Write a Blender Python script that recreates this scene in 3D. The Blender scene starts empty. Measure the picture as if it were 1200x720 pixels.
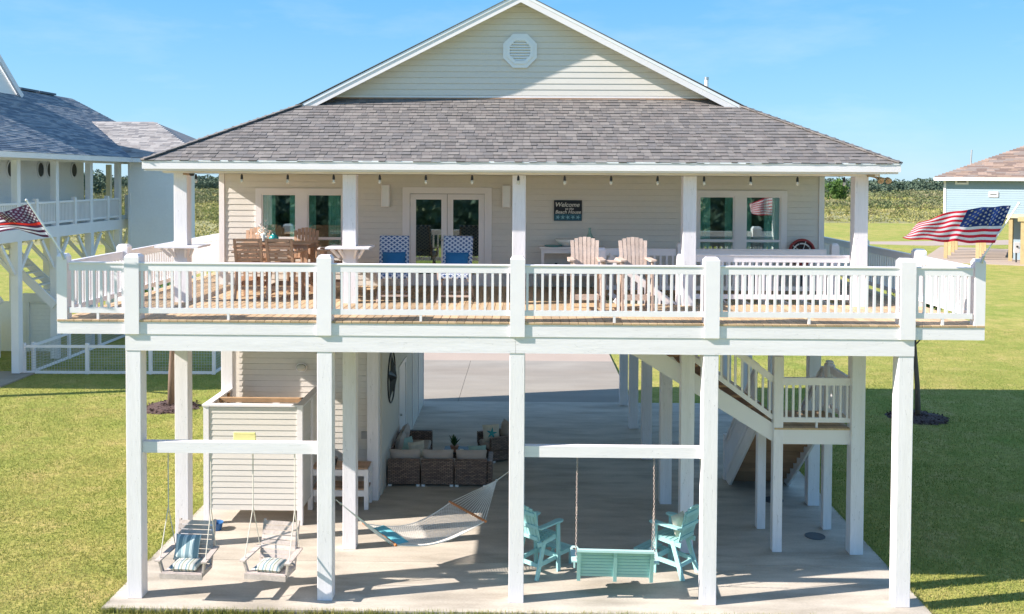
import bpy, bmesh, math, random
import numpy as np
from mathutils import Vector, Matrix, Euler
random.seed(7); RNG = np.random.default_rng(11)
SC = bpy.context.scene; COL = SC.collection
R = math.radians; PI = math.pi

# ------------------------------------------------------------------ camera
F_PX, W_PX = 1116.85, 1200.0
cam_d = bpy.data.cameras.new('camera'); cam = bpy.data.objects.new('camera', cam_d); COL.objects.link(cam)
cam_d.sensor_width = 36.0; cam_d.lens = 36.0 * F_PX / W_PX
cam_d.shift_y = -120.87 / W_PX; cam_d.clip_start = 0.1; cam_d.clip_end = 6000
cam.location = (0.148, 0.0, 7.0815)
cam.matrix_world = Matrix.Translation(cam.location) @ Matrix.Rotation(0.01568, 4, 'Z') @ Matrix.Rotation(PI/2 - 0.02714, 4, 'X') @ Matrix.Rotation(0.00482, 4, 'Z')
SC.camera = cam

# ------------------------------------------------------------------ light
SUN_DIR = Vector((1.0, 0.235, -0.65)).normalized()          # the way the light travels
elev = math.asin(-SUN_DIR.z)
world = bpy.data.worlds.new('World'); SC.world = world; world.use_nodes = True
wn = world.node_tree; bg = wn.nodes['Background']
sky = wn.nodes.new('ShaderNodeTexSky'); sky.sky_type = 'NISHITA'; sky.sun_disc = False
sky.sun_elevation = elev; sky.sun_rotation = math.atan2(-SUN_DIR.x, -SUN_DIR.y)
sky.altitude = 0; sky.air_density = 1.0; sky.dust_density = 0.1; sky.ozone_density = 2.5
EXPO = 1.72
tint = wn.nodes.new('ShaderNodeVectorMath'); tint.operation = 'MULTIPLY'; tint.inputs[1].default_value = (0.80, 0.93, 1.02)
wn.links.new(sky.outputs['Color'], tint.inputs[0])
gtc = wn.nodes.new('ShaderNodeTexCoord'); gsx = wn.nodes.new('ShaderNodeSeparateXYZ'); wn.links.new(gtc.outputs['Generated'], gsx.inputs[0])
gcr = wn.nodes.new('ShaderNodeValToRGB'); ge = gcr.color_ramp.elements           # a clear blue sky, paler at the horizon, the same in every direction
ge[0].position = 0.0; ge[0].color = (0.41, 0.66, 0.87, 1); ge[1].position = 1.0; ge[1].color = (0.30, 0.48, 0.84, 1)
for p_, c_ in ((0.06, (0.29, 0.60, 0.88)), (0.20, (0.135, 0.46, 0.86))): ne = ge.new(p_); ne.color = (*c_, 1)
wn.links.new(gsx.outputs['Z'], gcr.inputs['Fac'])
cmp_ = wn.nodes.new('ShaderNodeMapping'); cmp_.inputs['Scale'].default_value = (2.2, 2.2, 9.0); cno = wn.nodes.new('ShaderNodeTexNoise'); cno.inputs['Scale'].default_value = 2.0; cno.inputs['Detail'].default_value = 7; cno.inputs['Roughness'].default_value = 0.6
wn.links.new(gtc.outputs['Generated'], cmp_.inputs['Vector']); wn.links.new(cmp_.outputs[0], cno.inputs['Vector'])
cmr = wn.nodes.new('ShaderNodeMapRange'); cmr.inputs['From Min'].default_value = 0.52; cmr.inputs['From Max'].default_value = 0.80; cmr.inputs['To Max'].default_value = 0.26; wn.links.new(cno.outputs['Fac'], cmr.inputs['Value'])
cmx = wn.nodes.new('ShaderNodeMix'); cmx.data_type = 'RGBA'; cmx.inputs['B'].default_value = (0.75, 0.86, 0.96, 1)      # thin high cloud
wn.links.new(cmr.outputs['Result'], cmx.inputs['Factor']); wn.links.new(gcr.outputs['Color'], cmx.inputs['A'])
gsc = wn.nodes.new('ShaderNodeVectorMath'); gsc.operation = 'SCALE'; gsc.inputs['Scale'].default_value = 4.4; wn.links.new(cmx.outputs['Result'], gsc.inputs[0])
gmx = wn.nodes.new('ShaderNodeMix'); gmx.data_type = 'RGBA'; gmx.inputs['Factor'].default_value = 0.87
wn.links.new(tint.outputs[0], gmx.inputs['A']); wn.links.new(gsc.outputs[0], gmx.inputs['B']); wn.links.new(gmx.outputs['Result'], bg.inputs['Color'])
bg.inputs['Strength'].default_value = 0.078
sd = bpy.data.lights.new('sun', 'SUN'); sun = bpy.data.objects.new('sun', sd); COL.objects.link(sun)
sd.energy = 3.6; sd.angle = R(0.5); sd.color = (1.0, 0.905, 0.82)
sun.rotation_euler = SUN_DIR.to_track_quat('-Z', 'Y').to_euler()
SC.view_settings.view_transform = 'Standard'; SC.view_settings.look = 'None'
SC.view_settings.exposure = EXPO; SC.view_settings.gamma = 1.0
SC.render.engine = 'CYCLES'
SC.cycles.max_bounces = 10; SC.cycles.diffuse_bounces = 8; SC.cycles.transparent_max_bounces = 12

# ------------------------------------------------------------------ materials
MATS = {}
def mat(name, col, rough=0.6, var=0.10, scale=3.0, bump=0.0, bscale=30.0, rnd=0.0, metal=0.0, stretch=(1, 1, 1), spec=0.5, fine=0.0, stain=None, stain_amt=0.0, stain_scale=0.6, crack=0.0):
    if name in MATS: return MATS[name]
    m = bpy.data.materials.new(name); m.use_nodes = True; nt = m.node_tree; N = nt.nodes; L = nt.links
    b = N['Principled BSDF']; b.inputs['Roughness'].default_value = rough; b.inputs['Metallic'].default_value = metal
    b.inputs['Specular IOR Level'].default_value = spec
    tc = N.new('ShaderNodeTexCoord'); mp = N.new('ShaderNodeMapping'); mp.inputs['Scale'].default_value = stretch
    L.new(tc.outputs['Object'], mp.inputs['Vector'])
    no = N.new('ShaderNodeTexNoise'); no.inputs['Scale'].default_value = scale; no.inputs['Detail'].default_value = 5
    L.new(mp.outputs['Vector'], no.inputs['Vector'])
    mr = N.new('ShaderNodeMapRange'); mr.inputs['From Min'].default_value = 0.25; mr.inputs['From Max'].default_value = 0.75
    mr.inputs['To Min'].default_value = 1 - var; mr.inputs['To Max'].default_value = 1 + var
    L.new(no.outputs['Fac'], mr.inputs['Value'])
    val = mr.outputs['Result']
    if fine:
        nf = N.new('ShaderNodeTexNoise'); nf.inputs['Scale'].default_value = bscale; nf.inputs['Detail'].default_value = 3
        L.new(mp.outputs['Vector'], nf.inputs['Vector'])
        mf = N.new('ShaderNodeMapRange'); mf.inputs['From Min'].default_value = 0.3; mf.inputs['From Max'].default_value = 0.7
        mf.inputs['To Min'].default_value = 1 - fine; mf.inputs['To Max'].default_value = 1 + fine
        L.new(nf.outputs['Fac'], mf.inputs['Value'])
        mu = N.new('ShaderNodeMath'); mu.operation = 'MULTIPLY'; L.new(val, mu.inputs[0]); L.new(mf.outputs['Result'], mu.inputs[1]); val = mu.outputs[0]
    if rnd:
        oi = N.new('ShaderNodeObjectInfo'); m2 = N.new('ShaderNodeMapRange')
        m2.inputs['To Min'].default_value = 1 - rnd; m2.inputs['To Max'].default_value = 1 + rnd
        L.new(oi.outputs['Random'], m2.inputs['Value'])
        mu = N.new('ShaderNodeMath'); mu.operation = 'MULTIPLY'; L.new(val, mu.inputs[0]); L.new(m2.outputs['Result'], mu.inputs[1]); val = mu.outputs[0]
    if crack:
        nc = N.new('ShaderNodeTexNoise'); nc.inputs['Scale'].default_value = 1.6; nc.inputs['Detail'].default_value = 2; nc.inputs['Roughness'].default_value = 0.4
        L.new(mp.outputs['Vector'], nc.inputs['Vector'])
        cc = N.new('ShaderNodeMath'); cc.operation = 'COMPARE'; cc.inputs[1].default_value = 0.56; cc.inputs[2].default_value = 0.0022; L.new(nc.outputs['Fac'], cc.inputs[0])
        cm = N.new('ShaderNodeMath'); cm.operation = 'MULTIPLY_ADD'; cm.inputs[1].default_value = -crack; cm.inputs[2].default_value = 1.0; L.new(cc.outputs[0], cm.inputs[0])
        mu = N.new('ShaderNodeMath'); mu.operation = 'MULTIPLY'; L.new(val, mu.inputs[0]); L.new(cm.outputs[0], mu.inputs[1]); val = mu.outputs[0]
    vm = N.new('ShaderNodeVectorMath'); vm.operation = 'SCALE'; L.new(val, vm.inputs['Scale'])
    if stain:
        ns = N.new('ShaderNodeTexNoise'); ns.inputs['Scale'].default_value = stain_scale; ns.inputs['Detail'].default_value = 6; ns.inputs['Roughness'].default_value = 0.65
        L.new(mp.outputs['Vector'], ns.inputs['Vector'])
        ms = N.new('ShaderNodeMapRange'); ms.inputs['From Min'].default_value = 0.42; ms.inputs['From Max'].default_value = 0.68; ms.inputs['To Max'].default_value = stain_amt
        L.new(ns.outputs['Fac'], ms.inputs['Value'])
        mx = N.new('ShaderNodeMix'); mx.data_type = 'RGBA'; mx.inputs['A'].default_value = (*col, 1); mx.inputs['B'].default_value = (*stain, 1)
        L.new(ms.outputs['Result'], mx.inputs['Factor']); L.new(mx.outputs['Result'], vm.inputs[0])
    else: vm.inputs[0].default_value = col
    L.new(vm.outputs['Vector'], b.inputs['Base Color'])
    if bump:
        nb = N.new('ShaderNodeTexNoise'); nb.inputs['Scale'].default_value = bscale; nb.inputs['Detail'].default_value = 4
        L.new(mp.outputs['Vector'], nb.inputs['Vector'])
        bp = N.new('ShaderNodeBump'); bp.inputs['Strength'].default_value = bump; bp.inputs['Distance'].default_value = 0.01
        L.new(nb.outputs['Fac'], bp.inputs['Height']); L.new(bp.outputs['Normal'], b.inputs['Normal'])
    MATS[name] = m; return m

WHITE = (0.785, 0.76, 0.785)
m_post = mat('white_painted_post', WHITE, 0.5, 0.03, 2.0, bump=0.22, bscale=9, stretch=(9, 9, 0.7), fine=0.035, stain=(0.56, 0.55, 0.52), stain_amt=0.2, stain_scale=0.9, crack=0.3)
m_beam = mat('white_painted_beam', WHITE, 0.5, 0.03, 2.0, bump=0.22, bscale=9, stretch=(0.6, 9, 9), fine=0.03, stain=(0.60, 0.585, 0.57), stain_amt=0.28, stain_scale=0.8, crack=0.2)
m_trim = mat('white_trim', (0.79, 0.765, 0.77), 0.45, 0.03, 2.0, bump=0.1, bscale=20)
m_rail = mat('white_rail', WHITE, 0.42, 0.03, 3.0, bump=0.1, bscale=20, rnd=0.03)
m_siding = mat('cream_siding', (0.68, 0.65, 0.60), 0.55, 0.03, 1.5, rnd=0.02, fine=0.02, bscale=25, stretch=(0.5, 1, 1))
m_deck = mat('cedar_deck_board', (0.46, 0.33, 0.20), 0.7, 0.16, 3.0, bump=0.3, bscale=14, rnd=0.22, stretch=(8, 0.8, 8), fine=0.10, stain=(0.33, 0.235, 0.15), stain_amt=0.6, stain_scale=0.9)
m_rawwood = mat('bare_framing_wood', (0.42, 0.27, 0.15), 0.75, 0.15, 5, bump=0.2, bscale=20, rnd=0.12)
m_darkwood = mat('brown_stair_wood', (0.30, 0.175, 0.10), 0.75, 0.15, 5, bump=0.2, bscale=20, rnd=0.15)
m_concrete = mat('concrete', (0.475, 0.43, 0.365), 0.8, 0.14, 1.6, bump=0.3, bscale=45, fine=0.11, stain=(0.31, 0.275, 0.225), stain_amt=0.9, stain_scale=1.1, stretch=(0.5, 1.8, 1))
m_drive = mat('drive_concrete', (0.275, 0.25, 0.215), 0.8, 0.12, 0.8, fine=0.05, bscale=30, stain=(0.215, 0.18, 0.145), stain_amt=0.6, stain_scale=0.3, stretch=(0.5, 1.5, 1))
m_road = mat('pale_road', (0.36, 0.29, 0.24), 0.85, 0.05, 0.5, fine=0.05, bscale=20)
m_teal = mat('teal_paint', (0.30, 0.56, 0.555), 0.5, 0.05, 4, bump=0.12, bscale=30, rnd=0.07)
m_teal_lt = mat('pale_teal_paint', (0.42, 0.64, 0.63), 0.5, 0.05, 4, bump=0.12, bscale=30, rnd=0.06)
m_brown = mat('oiled_wood', (0.45, 0.285, 0.185), 0.55, 0.12, 6, bump=0.2, bscale=30, rnd=0.18, fine=0.1)
m_whitewash = mat('whitewashed_wood', (0.50, 0.39, 0.325), 0.7, 0.14, 6, bump=0.2, bscale=30, rnd=0.12, fine=0.12)
m_grey_wood = mat('weathered_grey_wood', (0.47, 0.41, 0.375), 0.8, 0.15, 6, bump=0.3, bscale=30, rnd=0.12, fine=0.12)
m_rope = mat('pale_rope', (0.62, 0.58, 0.50), 0.85, 0.08, 20)
m_net = mat('hammock_rope', (0.70, 0.68, 0.63), 0.85, 0.05, 20)
m_metal = mat('brushed_metal', (0.55, 0.56, 0.57), 0.35, 0.05, 5, metal=0.9)
m_chain = mat('rusty_white_chain', (0.52, 0.42, 0.38), 0.5, 0.25, 30, metal=0.3)
m_black = mat('black_metal', (0.015, 0.015, 0.017), 0.45, 0.1, 5)
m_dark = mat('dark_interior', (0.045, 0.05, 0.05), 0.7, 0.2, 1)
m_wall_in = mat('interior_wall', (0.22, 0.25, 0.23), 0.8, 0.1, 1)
m_orange = mat('varnished_spreader', (0.50, 0.17, 0.05), 0.4, 0.1, 8)
m_cush = mat('taupe_cushion', (0.44, 0.38, 0.345), 0.9, 0.06, 8, bump=0.2, bscale=90)
m_blue_p = mat('blue_pillow_fabric', (0.010, 0.11, 0.25), 0.85, 0.12, 4, bump=0.2, bscale=80)
m_aqua = mat('aqua_fabric', (0.13, 0.45, 0.52), 0.85, 0.10, 6, bump=0.2, bscale=80)
m_mint = mat('mint_fabric', (0.33, 0.50, 0.46), 0.85, 0.10, 6, bump=0.2, bscale=80)
m_plant = mat('pot_plant_leaf', (0.035, 0.10, 0.03), 0.6, 0.3, 12)
m_terra = mat('terracotta', (0.36, 0.17, 0.11), 0.7, 0.1, 8)
m_ceram = mat('white_ceramic', (0.74, 0.74, 0.71), 0.25, 0.04, 5)
m_tealglass = mat('teal_ceramic', (0.02, 0.28, 0.28), 0.2, 0.1, 5)
m_yellow = mat('yellow_gleam_paint', (0.62, 0.56, 0.22), 0.85, 0.08, 8)  # a yellow gleam put into a solid colour
m_red = mat('red_metal', (0.30, 0.03, 0.03), 0.4, 0.15, 8)
m_bark = mat('tree_bark', (0.20, 0.135, 0.10), 0.9, 0.2, 6, bump=0.6, bscale=18, stretch=(3, 3, 0.8))
m_mulch = mat('mulch', (0.075, 0.045, 0.04), 0.95, 0.4, 14, bump=1.0, bscale=24, fine=0.4)
m_blue_sid = mat('blue_siding', (0.27, 0.36, 0.42), 0.6, 0.03, 1, fine=0.02, bscale=10)
m_pale_sid = mat('pale_blue_siding', (0.80, 0.81, 0.80), 0.6, 0.03, 1, fine=0.02, bscale=10)
m_pile = mat('treated_pine_pile', (0.42, 0.33, 0.17), 0.85, 0.12, 2, fine=0.1, bscale=12, rnd=0.1)
m_flag_red = mat('flag_red', (0.60, 0.018, 0.05), 0.8, 0.06, 8); m_flag_white = mat('flag_white', (0.72, 0.72, 0.80), 0.8, 0.03, 8)
m_flag_blue = mat('flag_blue', (0.010, 0.035, 0.17), 0.8, 0.08, 8); m_flag_dark = mat('flag_dark', (0.10, 0.03, 0.07), 0.8, 0.08, 8)
m_flag_line = mat('flag_bright_red', (0.75, 0.035, 0.02), 0.8, 0.05, 8)
m_gold = mat('brass_fitting', (0.36, 0.27, 0.17), 0.35, 0.1, 8, metal=0.6)
m_bulb = mat('bulb_glass', (0.62, 0.60, 0.52), 0.15, 0.02, 8)
m_vinyl = mat('vent_plastic', (0.80, 0.83, 0.86), 0.4, 0.02, 4)
m_gap = mat('vent_gap', (0.16, 0.17, 0.18), 0.8, 0.02, 4)
m_signboard = mat('sign_board', (0.006, 0.014, 0.028), 0.6, 0.2, 8); m_signtext = mat('sign_lettering', (0.70, 0.72, 0.70), 0.6, 0.05, 10)
m_signblue = mat('sign_sea_blue', (0.015, 0.10, 0.16), 0.6, 0.35, 30); m_signstar = mat('sign_starfish_blue', (0.22, 0.45, 0.55), 0.6, 0.1, 30)
def shingle_set(prefix, cols): return [mat(prefix + str(i), c, 0.92, 0.12, 5, bump=0.4, bscale=110, fine=0.15) for i, c in enumerate(cols)]
sh_main = shingle_set('weathered_shingle_', [(0.150, 0.139, 0.133), (0.172, 0.158, 0.150), (0.126, 0.117, 0.114), (0.192, 0.176, 0.165), (0.160, 0.143, 0.136), (0.140, 0.132, 0.131)])
sh_grey = shingle_set('bluegrey_shingle_', [(0.15, 0.185, 0.225), (0.21, 0.24, 0.275), (0.11, 0.145, 0.19), (0.26, 0.28, 0.30)])
sh_tan = shingle_set('tan_shingle_', [(0.26, 0.245, 0.24), (0.34, 0.325, 0.315), (0.19, 0.185, 0.19), (0.30, 0.29, 0.285)])
sh_pink = shingle_set('pinkish_shingle_', [(0.25, 0.18, 0.14), (0.32, 0.235, 0.19), (0.18, 0.13, 0.11), (0.23, 0.19, 0.17)])

for m_ in (m_flag_red, m_flag_white, m_flag_blue, m_flag_dark, m_flag_line):      # thin cloth lets the sun through
    nt = m_.node_tree; b_ = nt.nodes['Principled BSDF']; src = b_.inputs['Base Color'].links[0].from_socket
    tr_ = nt.nodes.new('ShaderNodeBsdfTranslucent'); nt.links.new(src, tr_.inputs['Color']); mx_ = nt.nodes.new('ShaderNodeMixShader'); mx_.inputs[0].default_value = 0.45
    nt.links.new(b_.outputs[0], mx_.inputs[1]); nt.links.new(tr_.outputs[0], mx_.inputs[2]); nt.links.new(mx_.outputs[0], nt.nodes['Material Output'].inputs['Surface'])
def node_mat(name): 
    m = bpy.data.materials.new(name); m.use_nodes = True; MATS[name] = m
    return m, m.node_tree.nodes, m.node_tree.links, m.node_tree.nodes['Principled BSDF']
def leaf_mat(name, cols, rough=0.75, trans=0.25, nscale=0.12, isl=0.45):
    m, N, L, b = node_mat(name)
    ge = N.new('ShaderNodeNewGeometry'); tc = N.new('ShaderNodeTexCoord')
    no = N.new('ShaderNodeTexNoise'); no.inputs['Scale'].default_value = nscale; no.inputs['Detail'].default_value = 4; L.new(tc.outputs['Object'], no.inputs['Vector'])
    ad = N.new('ShaderNodeMath'); ad.operation = 'MULTIPLY_ADD'; ad.inputs[1].default_value = isl
    L.new(ge.outputs['Random Per Island'], ad.inputs[0])
    s2 = N.new('ShaderNodeMapRange'); s2.inputs['From Min'].default_value = 0.3; s2.inputs['From Max'].default_value = 0.7; s2.inputs['To Max'].default_value = 1 - isl
    L.new(no.outputs['Fac'], s2.inputs['Value']); L.new(s2.outputs['Result'], ad.inputs[2])
    cr = N.new('ShaderNodeValToRGB'); e = cr.color_ramp.elements
    e[0].color = (*cols[0], 1); e[1].color = (*cols[-1], 1)
    for i, c in enumerate(cols[1:-1]): x = e.new((i + 1) / (len(cols) - 1)); x.color = (*c, 1)
    L.new(ad.outputs[0], cr.inputs['Fac']); L.new(cr.outputs['Color'], b.inputs['Base Color'])
    b.inputs['Roughness'].default_value = rough; b.inputs['Specular IOR Level'].default_value = 0.25
    if trans:
        tr = N.new('ShaderNodeBsdfTranslucent'); L.new(cr.outputs['Color'], tr.inputs['Color'])
        mx = N.new('ShaderNodeMixShader'); mx.inputs[0].default_value = trans
        L.new(b.outputs[0], mx.inputs[1]); L.new(tr.outputs[0], mx.inputs[2]); L.new(mx.outputs[0], N['Material Output'].inputs['Surface'])
    return m
m_blade = leaf_mat('grass_blade', [(0.15, 0.20, 0.04), (0.235, 0.27, 0.065), (0.33, 0.315, 0.105), (0.44, 0.37, 0.16)], 0.8, 0.3, 0.5)
m_shrub = leaf_mat('scrub_leaf', [(0.07, 0.105, 0.045), (0.125, 0.155, 0.065), (0.20, 0.20, 0.105), (0.30, 0.26, 0.16)], 0.8, 0.2, 0.07, 0.3)
m_shrub2 = leaf_mat('low_scrub_leaf', [(0.09, 0.14, 0.035), (0.17, 0.20, 0.06), (0.27, 0.25, 0.11), (0.36, 0.30, 0.18)], 0.8, 0.2, 0.11, 0.3)
m_tall = leaf_mat('tall_grass', [(0.16, 0.20, 0.05), (0.30, 0.29, 0.10), (0.44, 0.36, 0.17)], 0.85, 0.2, 0.05, 0.3)
m_wood = leaf_mat('far_wood_leaf', [(0.05, 0.08, 0.06), (0.075, 0.115, 0.08), (0.11, 0.145, 0.10)], 0.85, 0.1, 0.03)
m_crown = leaf_mat('young_tree_leaf', [(0.03, 0.08, 0.015), (0.07, 0.14, 0.03), (0.13, 0.20, 0.05)], 0.6, 0.3, 1.0)

def lawn_material():
    m, N, L, b = node_mat('lawn')
    tc = N.new('ShaderNodeTexCoord')
    def noise(s, d=5, r=0.55):
        n = N.new('ShaderNodeTexNoise'); n.inputs['Scale'].default_value = s; n.inputs['Detail'].default_value = d; n.inputs['Roughness'].default_value = r
        L.new(tc.outputs['Object'], n.inputs['Vector']); return n.outputs['Fac']
    def ramp(f, stops):
        cr = N.new('ShaderNodeValToRGB'); e = cr.color_ramp.elements
        e[0].position, e[0].color = stops[0][0], (*stops[0][1], 1); e[1].position, e[1].color = stops[-1][0], (*stops[-1][1], 1)
        for p, c in stops[1:-1]: x = e.new(p); x.color = (*c, 1)
        L.new(f, cr.inputs['Fac']); return cr.outputs['Color']
    a = ramp(noise(0.9, 9, 0.72), [(0.34, (0.20, 0.24, 0.058)), (0.5, (0.275, 0.285, 0.08)), (0.68, (0.38, 0.325, 0.13))])
    f = ramp(noise(9, 8, 0.75), [(0.34, (0.66, 0.72, 0.62)), (0.66, (1.32, 1.25, 1.2))])
    pz_ = ramp(noise(0.16, 3, 0.5), [(0.38, (0.90, 0.97, 0.85)), (0.62, (1.13, 1.04, 1.10))])
    m0 = N.new('ShaderNodeMix'); m0.data_type = 'RGBA'; m0.blend_type = 'MULTIPLY'; m0.inputs['Factor'].default_value = 1.0; L.new(a, m0.inputs['A']); L.new(pz_, m0.inputs['B']); a = m0.outputs['Result']
    mx = N.new('ShaderNodeMix'); mx.data_type = 'RGBA'; mx.blend_type = 'MULTIPLY'; mx.inputs['Factor'].default_value = 0.9
    L.new(a, mx.inputs['A']); L.new(f, mx.inputs['B']); L.new(mx.outputs['Result'], b.inputs['Base Color'])
    b.inputs['Roughness'].default_value = 0.95; b.inputs['Specular IOR Level'].default_value = 0.1
    bp = N.new('ShaderNodeBump'); bp.inputs['Strength'].default_value = 0.8; bp.inputs['Distance'].default_value = 0.05
    L.new(noise(16, 5, 0.7), bp.inputs['Height']); L.new(bp.outputs['Normal'], b.inputs['Normal'])
    return m
m_lawn = lawn_material()
m_field = mat('scrub_ground', (0.22, 0.21, 0.085), 0.95, 0.3, 0.05, fine=0.25, bscale=0.8)

def glass_material():
    m, N, L, b = node_mat('window_glass')
    gl = N.new('ShaderNodeBsdfGlossy'); gl.inputs['Roughness'].default_value = 0.02; gl.inputs['Color'].default_value = (0.9, 1.0, 0.98, 1)
    tr = N.new('ShaderNodeBsdfTransparent'); tr.inputs['Color'].default_value = (0.78, 0.92, 0.90, 1)
    mx = N.new('ShaderNodeMixShader'); mx.inputs[0].default_value = 0.23
    L.new(tr.outputs[0], mx.inputs[1]); L.new(gl.outputs[0], mx.inputs[2]); L.new(mx.outputs[0], N['Material Output'].inputs['Surface'])
    return m
m_glass = glass_material()

def wicker_material():
    m, N, L, b = node_mat('woven_wicker')
    tc = N.new('ShaderNodeTexCoord')
    br = N.new('ShaderNodeTexBrick'); br.inputs['Scale'].default_value = 1.0
    mp = N.new('ShaderNodeMapping'); mp.inputs['Rotation'].default_value = (PI/2, 0, 0); mp.inputs['Scale'].default_value = (1, 1, 1)
    sx = N.new('ShaderNodeSeparateXYZ'); L.new(tc.outputs['Object'], sx.inputs[0])
    ad = N.new('ShaderNodeMath'); ad.operation = 'ADD'; L.new(sx.outputs[0], ad.inputs[0]); L.new(sx.outputs[1], ad.inputs[1])
    cb = N.new('ShaderNodeCombineXYZ'); L.new(ad.outputs[0], cb.inputs[0]); L.new(sx.outputs[2], cb.inputs[1])
    L.new(cb.outputs[0], br.inputs['Vector'])
    br.inputs['Brick Width'].default_value = 0.09; br.inputs['Row Height'].default_value = 0.032; br.inputs['Mortar Size'].default_value = 0.006
    br.inputs['Color1'].default_value = (0.36, 0.25, 0.20, 1); br.inputs['Color2'].default_value = (0.17, 0.115, 0.095, 1); br.inputs['Mortar'].default_value = (0.05, 0.035, 0.03, 1)
    L.new(br.outputs['Color'], b.inputs['Base Color']); b.inputs['Roughness'].default_value = 0.55
    bp = N.new('ShaderNodeBump'); bp.inputs['Strength'].default_value = 0.8; bp.inputs['Distance'].default_value = 0.01; bp.invert = True
    L.new(br.outputs['Fac'], bp.inputs['Height']); L.new(bp.outputs['Normal'], b.inputs['Normal'])
    return m
m_wicker = wicker_material()

def trellis_material():       # white rings on blue, printed on the chair fabric
    m, N, L, b = node_mat('blue_trellis_fabric')
    tc = N.new('ShaderNodeTexCoord'); out = []
    sx = N.new('ShaderNodeSeparateXYZ'); L.new(tc.outputs['Object'], sx.inputs[0])
    ad = N.new('ShaderNodeMath'); ad.operation = 'ADD'; L.new(sx.outputs[1], ad.inputs[0]); L.new(sx.outputs[2], ad.inputs[1])
    cb = N.new('ShaderNodeCombineXYZ'); L.new(sx.outputs[0], cb.inputs[0]); L.new(ad.outputs[0], cb.inputs[1])
    for off in (0.0, 0.5):
        mp = N.new('ShaderNodeMapping'); mp.inputs['Scale'].default_value = (9, 9, 1); mp.inputs['Location'].default_value = (off, off, 0); L.new(cb.outputs[0], mp.inputs['Vector'])
        fr = N.new('ShaderNodeVectorMath'); fr.operation = 'FRACTION'; L.new(mp.outputs[0], fr.inputs[0])
        sb = N.new('ShaderNodeVectorMath'); sb.operation = 'SUBTRACT'; sb.inputs[1].default_value = (0.5, 0.5, 0); L.new(fr.outputs[0], sb.inputs[0])
        ln = N.new('ShaderNodeVectorMath'); ln.operation = 'LENGTH'; L.new(sb.outputs[0], ln.inputs[0])
        cp = N.new('ShaderNodeMath'); cp.operation = 'COMPARE'; cp.inputs[1].default_value = 0.44; cp.inputs[2].default_value = 0.06; L.new(ln.outputs['Value'], cp.inputs[0]); out.append(cp.outputs[0])
    mx = N.new('ShaderNodeMath'); mx.operation = 'MAXIMUM'; L.new(out[0], mx.inputs[0]); L.new(out[1], mx.inputs[1])
    mc = N.new('ShaderNodeMix'); mc.data_type = 'RGBA'; mc.inputs['A'].default_value = (0.03, 0.075, 0.20, 1); mc.inputs['B'].default_value = (0.50, 0.53, 0.58, 1)
    L.new(mx.outputs[0], mc.inputs['Factor']); L.new(mc.outputs['Result'], b.inputs['Base Color']); b.inputs['Roughness'].default_value = 0.85
    return m
m_trellis = trellis_material()

def stripe_material(name, stops, freq, axis=0):
    m, N, L, b = node_mat(name)
    tc = N.new('ShaderNodeTexCoord'); sx = N.new('ShaderNodeSeparateXYZ'); L.new(tc.outputs['Object'], sx.inputs[0])
    mu = N.new('ShaderNodeMath'); mu.operation = 'MULTIPLY'; mu.inputs[1].default_value = freq; L.new(sx.outputs[axis], mu.inputs[0])
    fr = N.new('ShaderNodeMath'); fr.operation = 'FRACT'; L.new(mu.outputs[0], fr.inputs[0])
    cr = N.new('ShaderNodeValToRGB'); cr.color_ramp.interpolation = 'CONSTANT'; e = cr.color_ramp.elements
    e[0].position, e[0].color = 0, (*stops[0][1], 1); e[1].position, e[1].color = stops[1][0], (*stops[1][1], 1)
    for p, c in stops[2:]: x = e.new(p); x.color = (*c, 1)
    L.new(fr.outputs[0], cr.inputs['Fac']); L.new(cr.outputs['Color'], b.inputs['Base Color']); b.inputs['Roughness'].default_value = 0.9
    return m
m_stripe = stripe_material('blue_striped_fabric', [(0, (0.17, 0.27, 0.31)), (0.5, (0.50, 0.60, 0.61)), (0.62, (0.30, 0.39, 0.42)), (0.7, (0.52, 0.61, 0.61))], 7.5)
m_stripe2 = stripe_material('pale_striped_fabric', [(0, (0.50, 0.50, 0.46)), (0.4, (0.16, 0.25, 0.28)), (0.6, (0.46, 0.48, 0.44)), (0.8, (0.26, 0.28, 0.22))], 8.0)

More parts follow.
